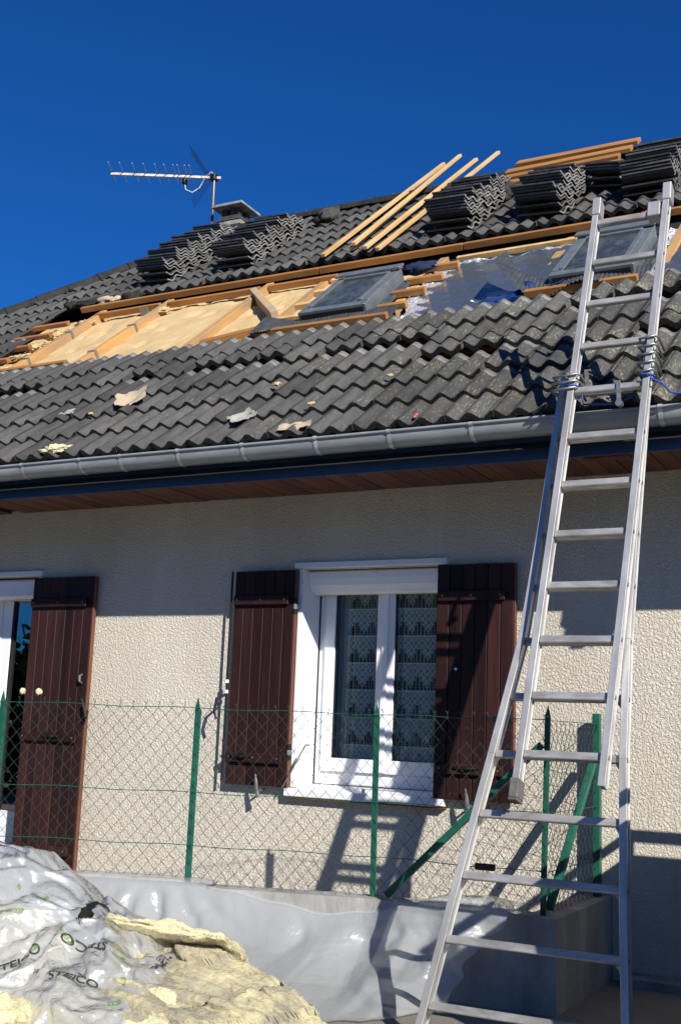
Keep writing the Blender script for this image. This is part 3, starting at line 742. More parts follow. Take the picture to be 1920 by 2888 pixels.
# ------------------------------------------------------------------ window and glazed door
def wpart(name, m_, *b, parent=None, bev=0.003):
    mb_ = MB(); mb_.box(*b); return mb_.build(name, m_, parent, bevel=bev)
win = wpart('window', 'pvc', -3.915, -3.865, .245, .30, 1.215, 2.64, parent=house)
win['label'] = 'white two leaf window with lace behind the panes'
P_ = lambda nm, m_, *b, bev=.003: wpart(nm, m_, *b, parent=win, bev=bev)
P_('frame', 'pvc', -2.935, -2.885, .245, .30, 1.215, 2.64)
P_('frame', 'pvc', -3.863, -2.937, .245, .30, 1.215, 1.30)
P_('frame', 'pvc', -3.863, -2.937, .245, .30, 2.60, 2.64)
P_('head_trim', 'pvc', -3.985, -2.855, -.034, .05, 2.662, 2.702)
P_('jamb_lining', 'pvc', -3.955, -3.918, -.014, .244, 1.196, 2.660)
P_('jamb_lining', 'pvc', -2.883, -2.850, -.014, .244, 1.196, 2.660)
# roller blind box with a rounded nose
mb = MB()
prof = [(.075, 2.655), (.060, 2.645), (.062, 2.60), (.075, 2.555), (.10, 2.525), (.135, 2.512), (.15, 2.500), (.204, 2.500), (.204, 2.655)]
n = len(prof)
mb.add([(-3.916, y, z) for y, z in prof] + [(-2.884, y, z) for y, z in prof], [(i, i + 1, n + i + 1, n + i) for i in range(n - 1)] + [tuple(range(n)), tuple(range(2 * n - 1, n - 1, -1))])
mb.build('roller_box', 'pvc', win, recalc=True)
P_('blind_stop', 'pvc', -3.42, -3.395, .046, .060, 2.615, 2.637, bev=.002)
# two sashes
for (a, b) in ((-3.862, -3.398), (-3.394, -2.938)):
    g0, g1 = (-3.785, -3.462) if a < -3.5 else (-3.330, -3.014)
    sash = P_('sash', 'pvc', a, g0, .222, .276, 1.302, 2.598)
    for bx_ in ((g1, b, .222, .276, 1.302, 2.598), (g0 + .001, g1 - .001, .222, .276, 1.302, 1.392), (g0 + .001, g1 - .001, .222, .276, 2.555, 2.598)):
        wpart('sash', 'pvc', *bx_, parent=win)
    for bx_ in ((g0 - .001, g0 + .008, .236, .258, 1.393, 2.554), (g1 - .008, g1 + .001, .236, .258, 1.393, 2.554)):
        wpart('seal', 'seal', *bx_, parent=win, bev=0)
    wpart('pane', 'glass', g0 + .009, g1 - .009, .244, .250, 1.394, 2.553, parent=win, bev=0)
P_('cover_strip', 'pvc', -3.418, -3.374, .208, .2215, 1.31, 2.58)
P_('seal', 'seal', -3.9175, -3.9155, .23, .244, 1.20, 2.498, bev=0)
# sill
mb = MB()
mb.add([(-3.975, -.062, 1.138), (-2.835, -.062, 1.138), (-2.835, -.062, 1.186), (-3.975, -.062, 1.186), (-3.975, .243, 1.138), (-2.835, .243, 1.138), (-2.835, .243, 1.212), (-3.975, .243, 1.212)],
       [(0, 1, 2, 3), (3, 2, 6, 7), (0, 3, 7, 4), (1, 5, 6, 2), (4, 5, 1, 0), (4, 7, 6, 5)])
mb.build('sill', 'pvc', win, bevel=.003)
P_('sill_lip', 'shutter_edge', -3.98, -2.83, -.052, -.004, 1.126, 1.1365, bev=0)
P_('sill_pipe', 'pvc', -3.395, -3.375, -.07, -.05, 1.187, 1.215, bev=.004)

# lace curtains hanging behind the panes
for (a, b, side) in ((-3.84, -3.45, 'left'), (-3.36, -2.97, 'right')):
    mb = MB(); sl = 0.09 if side == 'left' else .02
    mb.grid(lambda u, v: (a + sl + (b - a - sl) * u, .298 + .010 * math.sin(u * 23 + 2 * math.sin(u * 5)) + .003 * math.sin(u * 80 + v * 3), 1.36 + 1.20 * v), 60, 4)
    o = mb.build('lace_curtain', 'lace', smooth=True)
    tag(o, 'patterned lace curtain behind the %s hand pane' % side, 'curtain')
mb = MB(); mb.grid(lambda u, v: (-3.83 + .13 * u, .293 + .008 * math.sin(u * 30), 1.36 + 1.20 * v), 24, 2)
tag(mb.build('net_curtain', 'sheet', smooth=True), 'plain white net folded at the window\'s left edge', 'curtain')

# glazed door at the left edge of the picture
door = wpart('glazed_door', 'pvc', -6.88, -6.70, .16, .22, .49, 2.66, parent=house)
door['label'] = 'white framed glazed door at the left edge'
D_ = lambda nm, m_, *b, bev=.003: wpart(nm, m_, *b, parent=door, bev=bev)
D_('frame', 'pvc', -6.36, -6.305, .16, .22, .49, 2.66); D_('frame', 'pvc', -7.545, -7.49, .16, .22, .49, 2.66)
D_('frame', 'pvc', -6.698, -6.362, .16, .22, .49, .86); D_('frame', 'pvc', -7.488, -6.882, .16, .22, .49, .86)
D_('frame', 'pvc', -6.698, -6.362, .16, .22, 2.50, 2.66); D_('frame', 'pvc', -7.488, -6.882, .16, .22, 2.50, 2.66)
D_('rib', 'pvc', -6.83, -6.80, .15, .158, .50, 2.49, bev=.002); D_('seal', 'seal', -6.699, -6.678, .165, .205, .862, 2.498, bev=0)
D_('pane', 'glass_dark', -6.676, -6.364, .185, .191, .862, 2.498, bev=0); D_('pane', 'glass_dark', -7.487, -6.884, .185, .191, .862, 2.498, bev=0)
D_('roller_box', 'pvc', -7.54, -6.302, .02, .158, 2.50, 2.655, bev=.02)
D_('head_trim', 'pvc', -7.58, -6.252, -.034, .018, 2.672, 2.712)
D_('jamb_lining', 'pvc', -6.303, -6.27, -.012, .0, .49, 2.668)
D_('doorstep', 'concrete', -7.6, -6.28, -.25, .15, .40, .47, bev=.01)

# ------------------------------------------------------------------ shutters
def shutter(x0, x1, z0, z1, nplank, batz, label, bx0, bx1, lean=0.0):
    yF, yB = -.067, -.039
    w_ = (x1 - x0) / nplank
    sh = MB().box(x0 + .004, x1 - .004, yB, yB + .008, z0 + .004, z1 - .004).build('shutter', 'shutter', house)
    sh['label'] = label
    for k in range(nplank):
        a = x0 + w_ * k + .0022; b = x0 + w_ * (k + 1) - .0022
        mb_ = MB(); mb_.box(-(b - a) / 2, (b - a) / 2, yF, yB - .001, z0, z1 - random.uniform(0, .003))
        mb_.build('plank', 'shutter', sh, bevel=.0035, T=Matrix.Translation(((a + b) / 2, random.uniform(-.001, .001), 0)))
    wpart('edge_strip', 'shutter_edge', x1 + .0005, x1 + .010, yF + .001, yB + .006, z0 + .002, z1 - .004, parent=sh, bev=.002)
    for z in batz:
        mb_ = MB(); mb_.box(bx0, bx1, yF - .028, yF - .0015, z - .064, z); mb_.build('ledge', 'shutter', sh, bevel=.004)
        for x in (bx0 + .03, (bx0 + bx1) / 2, bx1 - .03):
            mb_ = MB(); mb_.tube([(x, yF - .028, z - .03), (x, yF - .032, z - .03)], .006, 8); mb_.build('bolt_head', 'steel', sh)
    return sh
sh1 = shutter(-6.295, -5.695, .485, 2.652, 7, (2.482, 1.475, .665), 'tall shutter of the glazed door', -6.285, -5.745)
sh2 = shutter(-4.438, -3.955, 1.192, 2.650, 6, (2.473, 1.405), 'shutter left of the window', -4.428, -3.99)
sh3 = shutter(-2.905, -2.388, 1.188, 2.652, 6, (2.478, 1.405), 'shutter right of the window, crossed by the ladder shadow', -2.885, -2.44)
# espagnolette rod, catches and hinges
mb = MB(); mb.tube([(-4.452, -.085, 1.215), (-4.452, -.085, 2.645)], .008, 8); mb.tube([(-4.452, -.085, 2.64), (-4.475, -.05, 2.645)], .006, 6)
mb.build('lock_rod', 'iron', sh2)
for z in (1.80, 1.87, 1.36):
    mb = MB(); mb.tube([(-4.452, -.085, z), (-4.452, -.085, z + .022)], .014, 8); mb.build('rod_guide', 'pvc' if z > 1.6 else 'iron', sh2)
mb = MB(); mb.tube([(-4.452, -.095, 1.79), (-4.49, -.14, 1.76), (-4.50, -.15, 1.68), (-4.485, -.145, 1.62)], [.010, .012, .010, .007], 6); mb.build('rod_handle', 'iron', sh2)
for sh, x, z in ((sh2, -3.947, 2.405), (sh2, -3.947, 1.43)):
    mb = MB(); mb.tube([(x, -.06, z - .055), (x, -.06, z + .045)], .014, 8); mb.build('hinge', 'iron', sh)
    mb = MB(); mb.tube([(x + .001, -.062, z - .028), (x + .001, -.062, z + .006)], .0165, 8); mb.build('hinge_sleeve', 'steel', sh)
for sh, x, z in ((sh1, -5.74, 1.91), ):
    mb = MB(); mb.tube([(x, -.075, z), (x, -.10, z - .01), (x, -.10, z - .05), (x, -.075, z - .06)], .009, 6); mb.build('pull_ring', 'steel', sh)
for sh, x0_, z_ in ((sh2, -4.38, 1.385), (sh3, -2.75, 1.385), (sh1, -6.05, 1.455)):
    mb = MB(); mb.tube([(x0_, -.10, z_), (x0_ + .09, -.115, z_ - .004), (x0_ + .16, -.10, z_)], [.010, .012, .008], 6); mb.build('latch', 'iron', sh)
# wall catches that hold the shutters open
def catch(x, z, sh):
    mb = MB(); mb.tube([(x, -.002, z), (x, -.10, z)], .008, 6); mb.build('wall_catch', 'steel', sh)
    mb = MB(); mb.tube([(x - .012, -.105, z + .105), (x, -.11, z + .05), (x + .004, -.105, z), (x + .012, -.10, z - .05)], [.004, .011, .013, .016], 6); mb.build('catch_lever', 'steel', sh)
catch(-4.16, 1.165, sh2); catch(-2.66, 1.155, sh3)
mb = MB(); mb.tube([(-5.70, -.03, 1.66), (-5.63, -.12, 1.60)], .008, 6); mb.tube([(-5.70, -.10, 1.72), (-5.635, -.12, 1.60)], [.006, .012], 6); mb.build('wall_catch', 'iron', sh1)
mb = MB(); mb.tube([(-3.97, -.09, 1.19), (-3.80, -.10, 1.475)], .0055, 6); mb.tube([(-3.80, -.10, 1.475), (-3.77, -.10, 1.476)], .005, 6); mb.build('stay_rod', 'steel', sh2)
mb = MB(); mb.tube([(-2.76, -.068, 1.985), (-2.76, -.085, 1.985)], .009, 6); mb.build('bolt_head', 'pvc', sh3)

# ------------------------------------------------------------------ boundary wall and fence
FL = [(-7.2, -2.50), (-6.0, -2.08), (-4.95, -1.70), (-3.85, -1.30), (-2.85, -1.00), (-1.885, -0.98)]
def fy(x):
    for (a, b), (c, d) in zip(FL, FL[1:]):
        if x <= c: return b + (d - b) * (x - a) / (c - a)
    return FL[-1][1]
WTOP = 0.705
mb = MB()
out = [(x, y - .085) for x, y in FL[:-1]] + [(-1.800, -1.065), (-1.800, -.004)]
inn = [(x, y + .085) for x, y in FL[:-1]] + [(-1.970, -.895), (-1.970, -.004)]
n = len(out)
vs = [(x, y, GROUND - .05) for x, y in out] + [(x, y, WTOP) for x, y in out] + [(x, y, WTOP) for x, y in inn] + [(x, y, GROUND - .05) for x, y in inn]
fs = []
for i in range(n - 1):
    fs += [(i, i + 1, n + i + 1, n + i), (n + i, n + i + 1, 2 * n + i + 1, 2 * n + i), (2 * n + i, 2 * n + i + 1, 3 * n + i + 1, 3 * n + i)]
mb.add(vs, fs + [(0, n, 2 * n, 3 * n)])
tag(mb.build('boundary_wall', 'concrete', recalc=True), 'low grey concrete wall carrying the wire fence', 'wall')
# bed of earth between the wall and the house
mb = MB(); mb.grid(lambda u, v: (-7.2 + 5.23 * u, (fy(-7.2 + 5.23 * u) + .09) * (1 - v) - .006 * v, .47 + .0 * v), 20, 2)
tag(mb.build('raised_path', 'concrete'), kind='structure')

fence = empty('chain_link_fence', (-3.4, -1.15, WTOP), 'green chain link fence on the low concrete wall', 'fence')
def post(x, y, z1, tilt=0.0):
    mb = MB(); mb.box(-.015, .015, -.004, .004, 0, z1 - WTOP - .02); mb.box(-.004, .004, .0045, .034, 0, z1 - WTOP - .03)
    mb.add([(-.015, -.004, z1 - WTOP - .0195), (.015, -.004, z1 - WTOP - .0195), (.015, .004, z1 - WTOP - .0195), (-.015, .004, z1 - WTOP - .0195), (0, 0, z1 - WTOP + .04)], [(0, 1, 4), (1, 2, 4), (2, 3, 4), (3, 0, 4)])
    return mb.build('post', 'green', fence, T=Matrix.Translation((x, y, WTOP)) @ Matrix.Rotation(tilt, 4, 'Y'))
for (x, y, t) in ((-6.0, -2.08, 0), (-4.95, -1.70, .0), (-3.85, -1.30, 0.004), (-2.845, -1.0, -.008)): post(x, y, 1.70, t)
post(-1.897, -.98, 1.715, .02)
mb = MB(); mb.box(-.022, .022, -.022, .022, 0, 1.03); mb.build('post', 'green', fence, T=Matrix.Translation((-1.868, -.075, WTOP)), bevel=.003)
mb = MB(); mb.bar((-1.90, -1.01, 1.55), (-2.75, -1.02, .725), .034, .034, side=(0, 1, 0)); mb.build('brace', 'green', fence)
mb = MB(); mb.bar((-1.88, -.93, .735), (-1.865, -.12, 1.50), .036, .036, side=(1, 0, 0)); mb.build('brace', 'green', fence)
# diamond mesh: zig-zag strands, standing wire by wire
def strand_mesh(pts_fn, length, zb, zt, wdt=.0765, hgt=.085, r=.0016):
    mb = MB(); ns = int(length / (wdt / 2)); nr = int((zt - zb) / (hgt / 2))
    for k in range(ns + 1):
        pts = []
        d0 = k * wdt / 2
        for q in range(nr + 1):
            side = (q + k) % 2
            d = d0 + (wdt / 2 if side else 0)
            d = min(max(d, 0), length)
            x, y = pts_fn(d); wob = .004 * nz((d, q * .3, 0), 5.0)
            sgn = .003 if (q % 2) else -.003
            pts.append((x + wob, y + sgn, zb + q * hgt / 2 + wob))
        mb.tube(pts, r, 4, cap=False)
        # barb above and knuckle below
        x, y, z = pts[-1]
        if (nr + k) % 2 == 0 or True:
            mb.tube([(x, y, z), (x + .004, y, z + .022), (x + random.uniform(-.014, .016), y, z + .038)], [r, r, r * .8], 4, cap=False)
        if (k % 2) == 0:
            x, y, z = pts[0]; mb.tube([(x, y, z), (x + .012, y, z - .022), (x + .002, y, z - .026), (x - .006, y, z - .004)], r, 4, cap=False)
    return mb
segs = []; acc = 0
for (a, b), (c, d) in zip(FL[1:], FL[2:]):
    L_ = math.hypot(c - a, d - b); segs.append((acc, acc + L_, a, b, c, d)); acc += L_
def along(d):
    for s0_, s1_, a, b, c, e in segs:
        if d <= s1_ + 1e-6:
            t = (d - s0_) / (s1_ - s0_); return a + (c - a) * t, b + (e - b) * t - .008
    return segs[-1][4], segs[-1][5] - .008
o = strand_mesh(along, acc, .735, 1.685).build('wire_mesh', 'wire', fence, smooth=True)
o2 = strand_mesh(lambda d: (-1.872 + d * .004, -.975 + d), .87, .735, 1.66).build('wire_mesh', 'wire', fence, smooth=True)
for z in (1.675, 1.205, .915):
    mb = MB(); mb.tube([along(acc * k / 40) [0:1] + (along(acc * k / 40)[1] - .004, z + .004 * math.sin(k)) for k in range(41)], .0022, 4); mb.build('tension_wire', 'green', fence)
    mb = MB(); mb.tube([(-1.875, -.97, z), (-1.865, -.10, z)], .0022, 4); mb.build('tension_wire', 'green', fence)
for (x, z) in ((-2.22, 1.205), (-2.20, .915), (-2.12, 1.668)):
    mb = MB(); mb.box(-.055, .055, -.014, .010, -.016, .018); mb.build('wire_tensioner', 'black' if z < 1.5 else 'green', fence, bevel=.005, T=Matrix.Translation((x, fy(x) - .018, z)))
# two foam scraps stuck on the barbs
for (x, k) in ((-4.835, 0), (-4.74, 1)):
    o = lump('foam_scrap', x, fy(x) - .01, 1.735, .017, .017, .019, 3.3 + k * 4, 'wool', None, Matrix.Identity(4), sub=3, amp=.4)
    tag(o, '%s pale foam scrap stuck on the fence barbs' % ('left hand' if k == 0 else 'right hand'), 'foam scrap')

# ------------------------------------------------------------------ extension ladder
ladder = empty('extension_ladder', (-1.75, -1.95, GROUND), 'long aluminium extension ladder leaning on the gutter', 'ladder')
KL = 0.30
def ly(z, c): return c + KL * (z - 3.32)
def stile(pts, name):
    """H section swept along a polyline; flanges front and back"""
    mb = MB(); nrm = V((0, 1, -KL)).normalized()
    for off, wx, wy in ((-.029, .034, .010), (.029, .034, .010), (0, .022, .048)):
        for (a, b) in zip(pts, pts[1:]):
            mb.bar(V(a) + nrm * off, V(b) + nrm * off, wx, wy)
    return mb.build(name, 'alu', ladder, bevel=.0018)
CF, CB = -1.115, -1.028
fl = lambda z: -1.792 + .0366 * (z - 1.37)
fr = lambda z: -1.398 + .0366 * (z - 1.37)
stile([(fl(1.38), ly(1.38, CF), 1.38), (fl(4.64), ly(4.64, CF), 4.64)], 'stile')
stile([(fr(1.38), ly(1.38, CF), 1.38), (fr(4.66), ly(4.66, CF), 4.66)], 'stile')
bl = [(-2.152, .26), (-2.06, .85), (-1.955, 1.5), (-1.868, 2.05), (-1.833, 2.6), (-1.792, 3.50)]
br = [(-1.232, .26), (-1.285, .85), (-1.332, 1.5), (-1.352, 2.05), (-1.352, 2.6), (-1.345, 3.70)]
def interp(T_, z):
    for (a, z0), (b, z1) in zip(T_, T_[1:]):
        if z <= z1: return a + (b - a) * (z - z0) / (z1 - z0)
    return T_[-1][0]
stile([(x, ly(z, CB), z) for x, z in bl], 'stile'); stile([(x, ly(z, CB), z) for x, z in br], 'stile')
def rung(xa, xb, z, c, sag=0):
    y = ly(z, c); mb = MB(); mb.bar((xa, y, z), (xb, y, z), .036, .030, side=(0, KL, 1)); mb.build('rung', 'alu_rung', ladder, bevel=.004)
for i in range(12):
    z = 1.51 + .2697 * i; rung(fl(z) + .012, fr(z) - .012, z, CF)
for i in range(12):
    z = .412 + .2725 * i; rung(interp(bl, z) + .012, interp(br, z) - .012, z, CB)
# wedge plates below the rung ends of the flared foot
for i in range(6):
    z = .412 + .2725 * i
    for T_, s_ in ((bl, 1), (br, -1)):
        x = interp(T_, z) + s_ * .012; y = ly(z, CB)
        mb = MB(); mb.add([(x, y - .016, z - .018), (x + s_ * .026, y - .016, z - .018), (x, y - .016, z - .06), (x, y - .010, z - .018), (x + s_ * .026, y - .010, z - .018), (x, y - .010, z - .06)], [(0, 1, 2), (5, 4, 3), (0, 3, 4, 1), (1, 4, 5, 2), (2, 5, 3, 0)])
        mb.build('gusset', 'steel', ladder, recalc=True)
# rubber feet and end caps
for x, z, c, m_ in ((fl(1.35), 1.345, CF, 'rubber'), (interp(bl, .26), .268, CB, 'rubber'), (interp(br, .26), .268, CB, 'rubber')):
    mb = MB(); mb.box(-.022, .022, -.045, .045, -.04, .05)
    for k in range(5): mb.box(-.024, .024, -.044 + k * .019, -.033 + k * .019, -.052, -.0405)
    mb.build('rubber_foot', m_, ladder, bevel=.004, T=Matrix.Translation((x, ly(z, c), z)) @ Matrix.Rotation(-math.atan(KL) if z > 1 else -.15, 4, 'X'))
for x, z in ((fl(4.60), 4.575), (fr(4.62), 4.60)):
    mb = MB(); mb.box(-.024, .024, -.042, .042, -.06, .06); mb.build('end_sleeve', 'alu', ladder, bevel=.004, T=Matrix.Translation((x, ly(z, CF), z)) @ Matrix.Rotation(-math.atan(KL), 4, 'X'))
mb = MB(); mb.box(-.10, -.03, -.030, .045, -.05, .05); mb.build('guide_block', 'alu', ladder, bevel=.004, T=Matrix.Translation((fr(4.52), ly(4.50, CF), 4.50)) @ Matrix.Rotation(-math.atan(KL), 4, 'X'))
# guide straps where the two sections are clipped together
for (f_, T_, zz) in ((fr, br, (3.46, 3.51, 3.56, 3.61, 3.66)), (fl, bl, (3.40, 3.44, 3.48))):
    for z in zz:
        x0_ = min(f_(z), interp(T_, z)) - .024; x1_ = max(f_(z), interp(T_, z)) + .024; y0_ = ly(z, CF) - .045; y1_ = ly(z, CB) + .042
        mb = MB(); mb.tube([(x0_, y1_, z), (x0_, y0_, z), (x1_, y0_, z + .01), (x1_ + .01, y0_ + .05, z + .012), (x1_ + .012, y1_, z - .02)], .0065, 6); mb.build('guide_strap', 'steel', ladder, smooth=True)
mb = MB(); mb.bar((-1.47, ly(3.40, CF) - .01, 3.43), (-1.455, ly(3.3, CF) - .03, 3.30), .022, .010); mb.tube([(-1.455, ly(3.3, CF) - .04, 3.295), (-1.455, ly(3.3, CF) + .0, 3.295)], .018, 8); mb.build('rung_hook', 'steel', ladder)
mb = MB(); mb.bar((fl(3.45) + .05, ly(3.45, CB) - .02, 3.54), (fl(3.45) + .05, ly(3.45, CB) + .01, 3.40), .020, .012); mb.build('rung_hook', 'steel', ladder)
# rivets on the stiles
for f_, zz in ((fr, 12), (fl, 12)):
    for i in range(zz):
        z = 1.51 + .2697 * i; s_ = 1 if f_ is fr else -1
        mb = MB(); x = f_(z) + s_ * .0115; mb.tube([(x, ly(z, CF), z), (x + s_ * .004, ly(z, CF), z)], .011, 8); mb.build('rivet', 'steel', ladder)
for i in range(12):
    z = .412 + .2725 * i
    mb = MB(); x = interp(br, z) + .0115; mb.tube([(x, ly(z, CB), z), (x + .004, ly(z, CB), z)], .011, 8); mb.build('rivet', 'steel', ladder)
# blue rope lashing
zr = 3.42
pts = []
for k in range(13):
    a = 2 * math.pi * k / 12; pts.append((fl(zr) + .030 * math.cos(a), ly(zr, CF) + .052 * math.sin(a), zr + .004 * k / 12))
rope_b = MB().tube(pts, .0055, 6)
mid = [(fl(zr) + .03, ly(zr, CF) + .05, zr), (-1.68, ly(zr, CB) - .02, 3.345), (-1.52, ly(zr, CB) - .01, 3.335), (-1.44, ly(zr, CB), 3.36), (fr(zr) - .03, ly(zr, CF) + .05, 3.44)]
rope_b.tube(mid, .0055, 6)
z2 = 3.44; pts = []
for k in range(15):
    a = math.pi + 2 * math.pi * k / 12; pts.append((fr(z2) + .034 * math.cos(a), ly(z2, CF) + .056 * math.sin(a), z2 + .004 * k / 12))
pts += [(-1.25, -1.08, 3.40), (-1.215, -1.04, 3.358), (-1.05, -1.00, 3.345), (-.80, -.975, 3.335)]
rope_b.tube(pts, .0055, 6)
tag(rope_b.build('rope', 'rope', smooth=True), 'blue rope tying the ladder to the gutter', 'rope')

# ------------------------------------------------------------------ loose tiles stacked on the roof
ORD = ['first', 'second', 'third', 'fourth', 'fifth', 'sixth', 'seventh', 'eighth', 'ninth', 'tenth']
def stack(x0, s0, rot, piles, ds, counts, where, leanx=0.0):
    """piles of tiles lying across the slope: fanned at the bottom so that the upper ones lie nearly level"""
    for p in range(piles):
        hb = .080
        for k in range(counts[p]):
            tilt = -min(24.0, 12.0 * k)
            T = RM @ Matrix.Translation((x0 + leanx * p + random.uniform(-.014, .014), s0 + .27 + ds * p + random.uniform(-.006, .006), hb)) \
                @ Matrix.Rotation(rot + random.uniform(-.02, .02), 4, 'Z') @ Matrix.Rotation(R(tilt + random.uniform(-.4, .4)), 4, 'X') @ Matrix.Rotation(-math.pi / 2, 4, 'Z') @ Matrix.Translation((TW / 2, 0, 0))
            hb += .015 if k < 2 else .029
            o = inst('loose_tile', stackM, T)
            pos = 'topmost tile' if k == counts[p] - 1 else '%s tile from the bottom' % ORD[k]
            tag(o, '%s in the %s pile up of the %s' % (pos, ORD[p], where), 'tile', 'tiles in the %s' % where)
stack(-7.58, 4.60, -.22, 6, .262, (6, 7, 7, 7, 6, 6), 'leftmost roof stack')
stack(-6.62, 4.62, -.14, 5, .262, (7, 7, 7, 7, 6), 'stack before the chimney')
stack(-4.17, 4.60, -.20, 5, .262, (8, 8, 7, 7, 6), 'stack beside the battens')
stack(-3.28, 4.60, -.26, 4, .262, (7, 8, 7, 6), 'stack above the ladder')
stack(-2.36, 4.64, -.02, 4, .262, (8, 8, 7, 7), 'rightmost roof stack')
stack(-2.74, 5.30, -.5, 1, .3, (5,), 'small stack')

# battens laid up the slope, overshooting the ridge
for k, (xa, sa, xb, sb, h, lab) in enumerate((
        (-5.25, 4.32, -5.22, 8.00, .095, 'leftmost loose batten lying up the roof slope'),
        (-4.97, 4.40, -5.10, 8.02, .095, 'loose batten second from the left on the roof slope'),
        (-4.93, 4.38, -5.02, 8.08, .140, 'loose batten laid on top of its neighbour, third from the left'),
        (-4.80, 4.34, -4.75, 7.85, .095, 'loose batten second from the right on the roof slope'),
        (-4.61, 4.19, -4.52, 8.02, .095, 'rightmost loose batten, reaching highest above the ridge'))):
    a, b = rp(xa, sa, h), rp(xb, sb, h + .02); L_ = (b - a).length; d = (b - a).normalized(); sd_ = V((1, 0, 0)); sd_ = (sd_ - d * sd_.dot(d)).normalized(); n_ = sd_.cross(d)
    mb = MB(); mb.box(-.022, .022, 0, L_, -.018, .018)
    T = Matrix(((sd_.x, d.x, n_.x, a.x), (sd_.y, d.y, n_.y, a.y), (sd_.z, d.z, n_.z, a.z), (0, 0, 0, 1)))
    tag(mb.build('timber_batten', 'pale', bevel=.003, T=T), lab, 'batten', 'battens laid up the slope')
# short boards piled near the ridge
for k, (x0, x1, s, h, w_, lab) in enumerate((
        (-3.92, -2.66, 5.98, .10, .13, 'lowest board of the lumber pile near the ridge'),
        (-3.90, -2.70, 6.18, .12, .13, 'second lowest board of the lumber pile near the ridge'),
        (-3.95, -2.62, 6.42, .13, .15, 'second highest board of the lumber pile near the ridge'),
        (-3.90, -2.58, 6.66, .15, .16, 'highest board of the lumber pile near the ridge'))):
    o = rbox(x0, x1, s - w_ / 2, s + w_ / 2, h, h + .045, 'board', 'timber', None, rot=random.uniform(-.03, .03))
    tag(o, lab, 'board', 'boards near the ridge')

# ------------------------------------------------------------------ antenna
AX = V((-9.09, 6.0, 6.6)); B = V((-.883, -.469, 0)).normalized(); Dp = V((-.469, .883, 0)).normalized()
ant = empty('television_antenna', AX, 'television antenna on a rusty mast beside the chimney', 'antenna')
top = V((-9.13, 6.0, 9.36))
MB().tube([AX, (-9.11, 6, 8.0), top + V((0, 0, .06))], .021, 8).build('mast', 'rust', ant, smooth=True)
MB().box(-.05, .14, -.02, .02, -.02, .02).build('mast_bracket', 'steel', ant, T=Matrix.Translation((-9.08, 6.0, 8.35)))
bz = V((0, 0, 0.0)); e1 = top + B * 1.50 + V((0, 0, .0)); e0 = top - B * .10
MB().bar(e0, e1, .034, .034, side=(0, 0, 1)).build('boom', 'boom', ant)
MB().box(-.045, .045, -.05, .05, -.05, .05).build('mast_clamp', 'iron', ant, T=Matrix.Translation(top), bevel=.01)
MB().box(-.03, .03, -.04, .04, -.06, .02).build('dipole_box', 'iron', ant, T=Matrix.Translation(top + B * .42 + V((0, 0, -.06))), bevel=.01)
for t in (1.48, 1.32, 1.14, .985, .82, .69, .56, .50, .395, .33):
    p = top + B * t + V((0, 0, .03))
    MB().tube([p - Dp * .30, p + Dp * .30], .0065, 5).build('director_rod', 'boom', ant)
    MB().box(-.014, .014, -.014, .014, -.03, .012).build('rod_clip', 'iron', ant, T=Matrix.Translation(p))
for s_, dx, dz in ((1, .30, .42), (-1, .22, -.40)):
    mb = MB(); o0 = top + B * .06; ed = B * dx + V((0, 0, dz))
    for k in range(11): p = o0 + ed * (k / 10); mb.tube([p - Dp * .16, p + Dp * .16], .0020, 4)
    for k in range(6): p = o0 + Dp * (-.16 + .064 * k); mb.tube([p, p + ed], .0020, 4)
    mb.build('reflector', 'iron', ant)
pts = [top + B * .42 + V((0, 0, -.10)), top + B * .40 + V((0, 0, -.20)), top + B * .30 + V((0, 0, -.24)), top + B * .20 + V((0, 0, -.16)), top + B * .12 + V((0, 0, .02)), top + B * .04 + V((0, 0, .09)), top + V((.02, -.02, .03)), top + V((.03, -.02, -.6))]
MB().tube(pts, .008, 6).build('cable', 'cable', ant, smooth=True)

# ------------------------------------------------------------------ litter on the roof
def scrap(name, x, s, h, lx, ly_, rot, curl, seed, m_, label, cat, jag=.25):
    mb = MB(); n_ = 10
    def f(u, v):
        px, py = (u - .5) * lx, (v - .5) * ly_
        e = max(abs(u - .5), abs(v - .5)) * 2
        k = 1 + jag * nz((u * 3, v * 3, 0), 1.3, seed) * e
        return (px * k, py * k, curl * (4 * (u - .5) ** 2) + .02 * fz((u, v, 0), 3, seed) + curl * .6 * v)
    mb.grid(f, n_, n_)
    o = mb.build(name, m_, smooth=True, T=RM @ Matrix.Translation((x, s, h)) @ Matrix.Rotation(rot, 4, 'Z'))
    tag(o, label, cat); return o
scrap('paper_scrap', -5.33, .88, .062, .24, .26, .5, .025, 2.0, 'cardboard', 'torn brown paper scrap curled on the lower tiles', 'scrap')
scrap('slate_scrap', -4.05, .29, .055, .17, .16, .8, .01, 5.0, 'slate_scrap', 'flat grey scrap on the tiles above the gutter', 'scrap')
scrap('cardboard_scrap', -3.52, .03, .055, .22, .08, .1, .01, 8.0, 'cardboard', 'flat brown scrap at the gutter edge', 'scrap')
scrap('paper_scrap', -5.86, .76, .055, .12, .06, .3, .01, 11.0, 'slate_scrap', 'small pale grey scrap on the left lower tiles', 'scrap')
o = lump('wool_tuft', -5.45, .04, .062, .11, .05, .018, 4.4, 'wool', sub=4, amp=.7, sc=6); tag(o, 'pale insulation tuft caught behind the gutter', 'insulation')
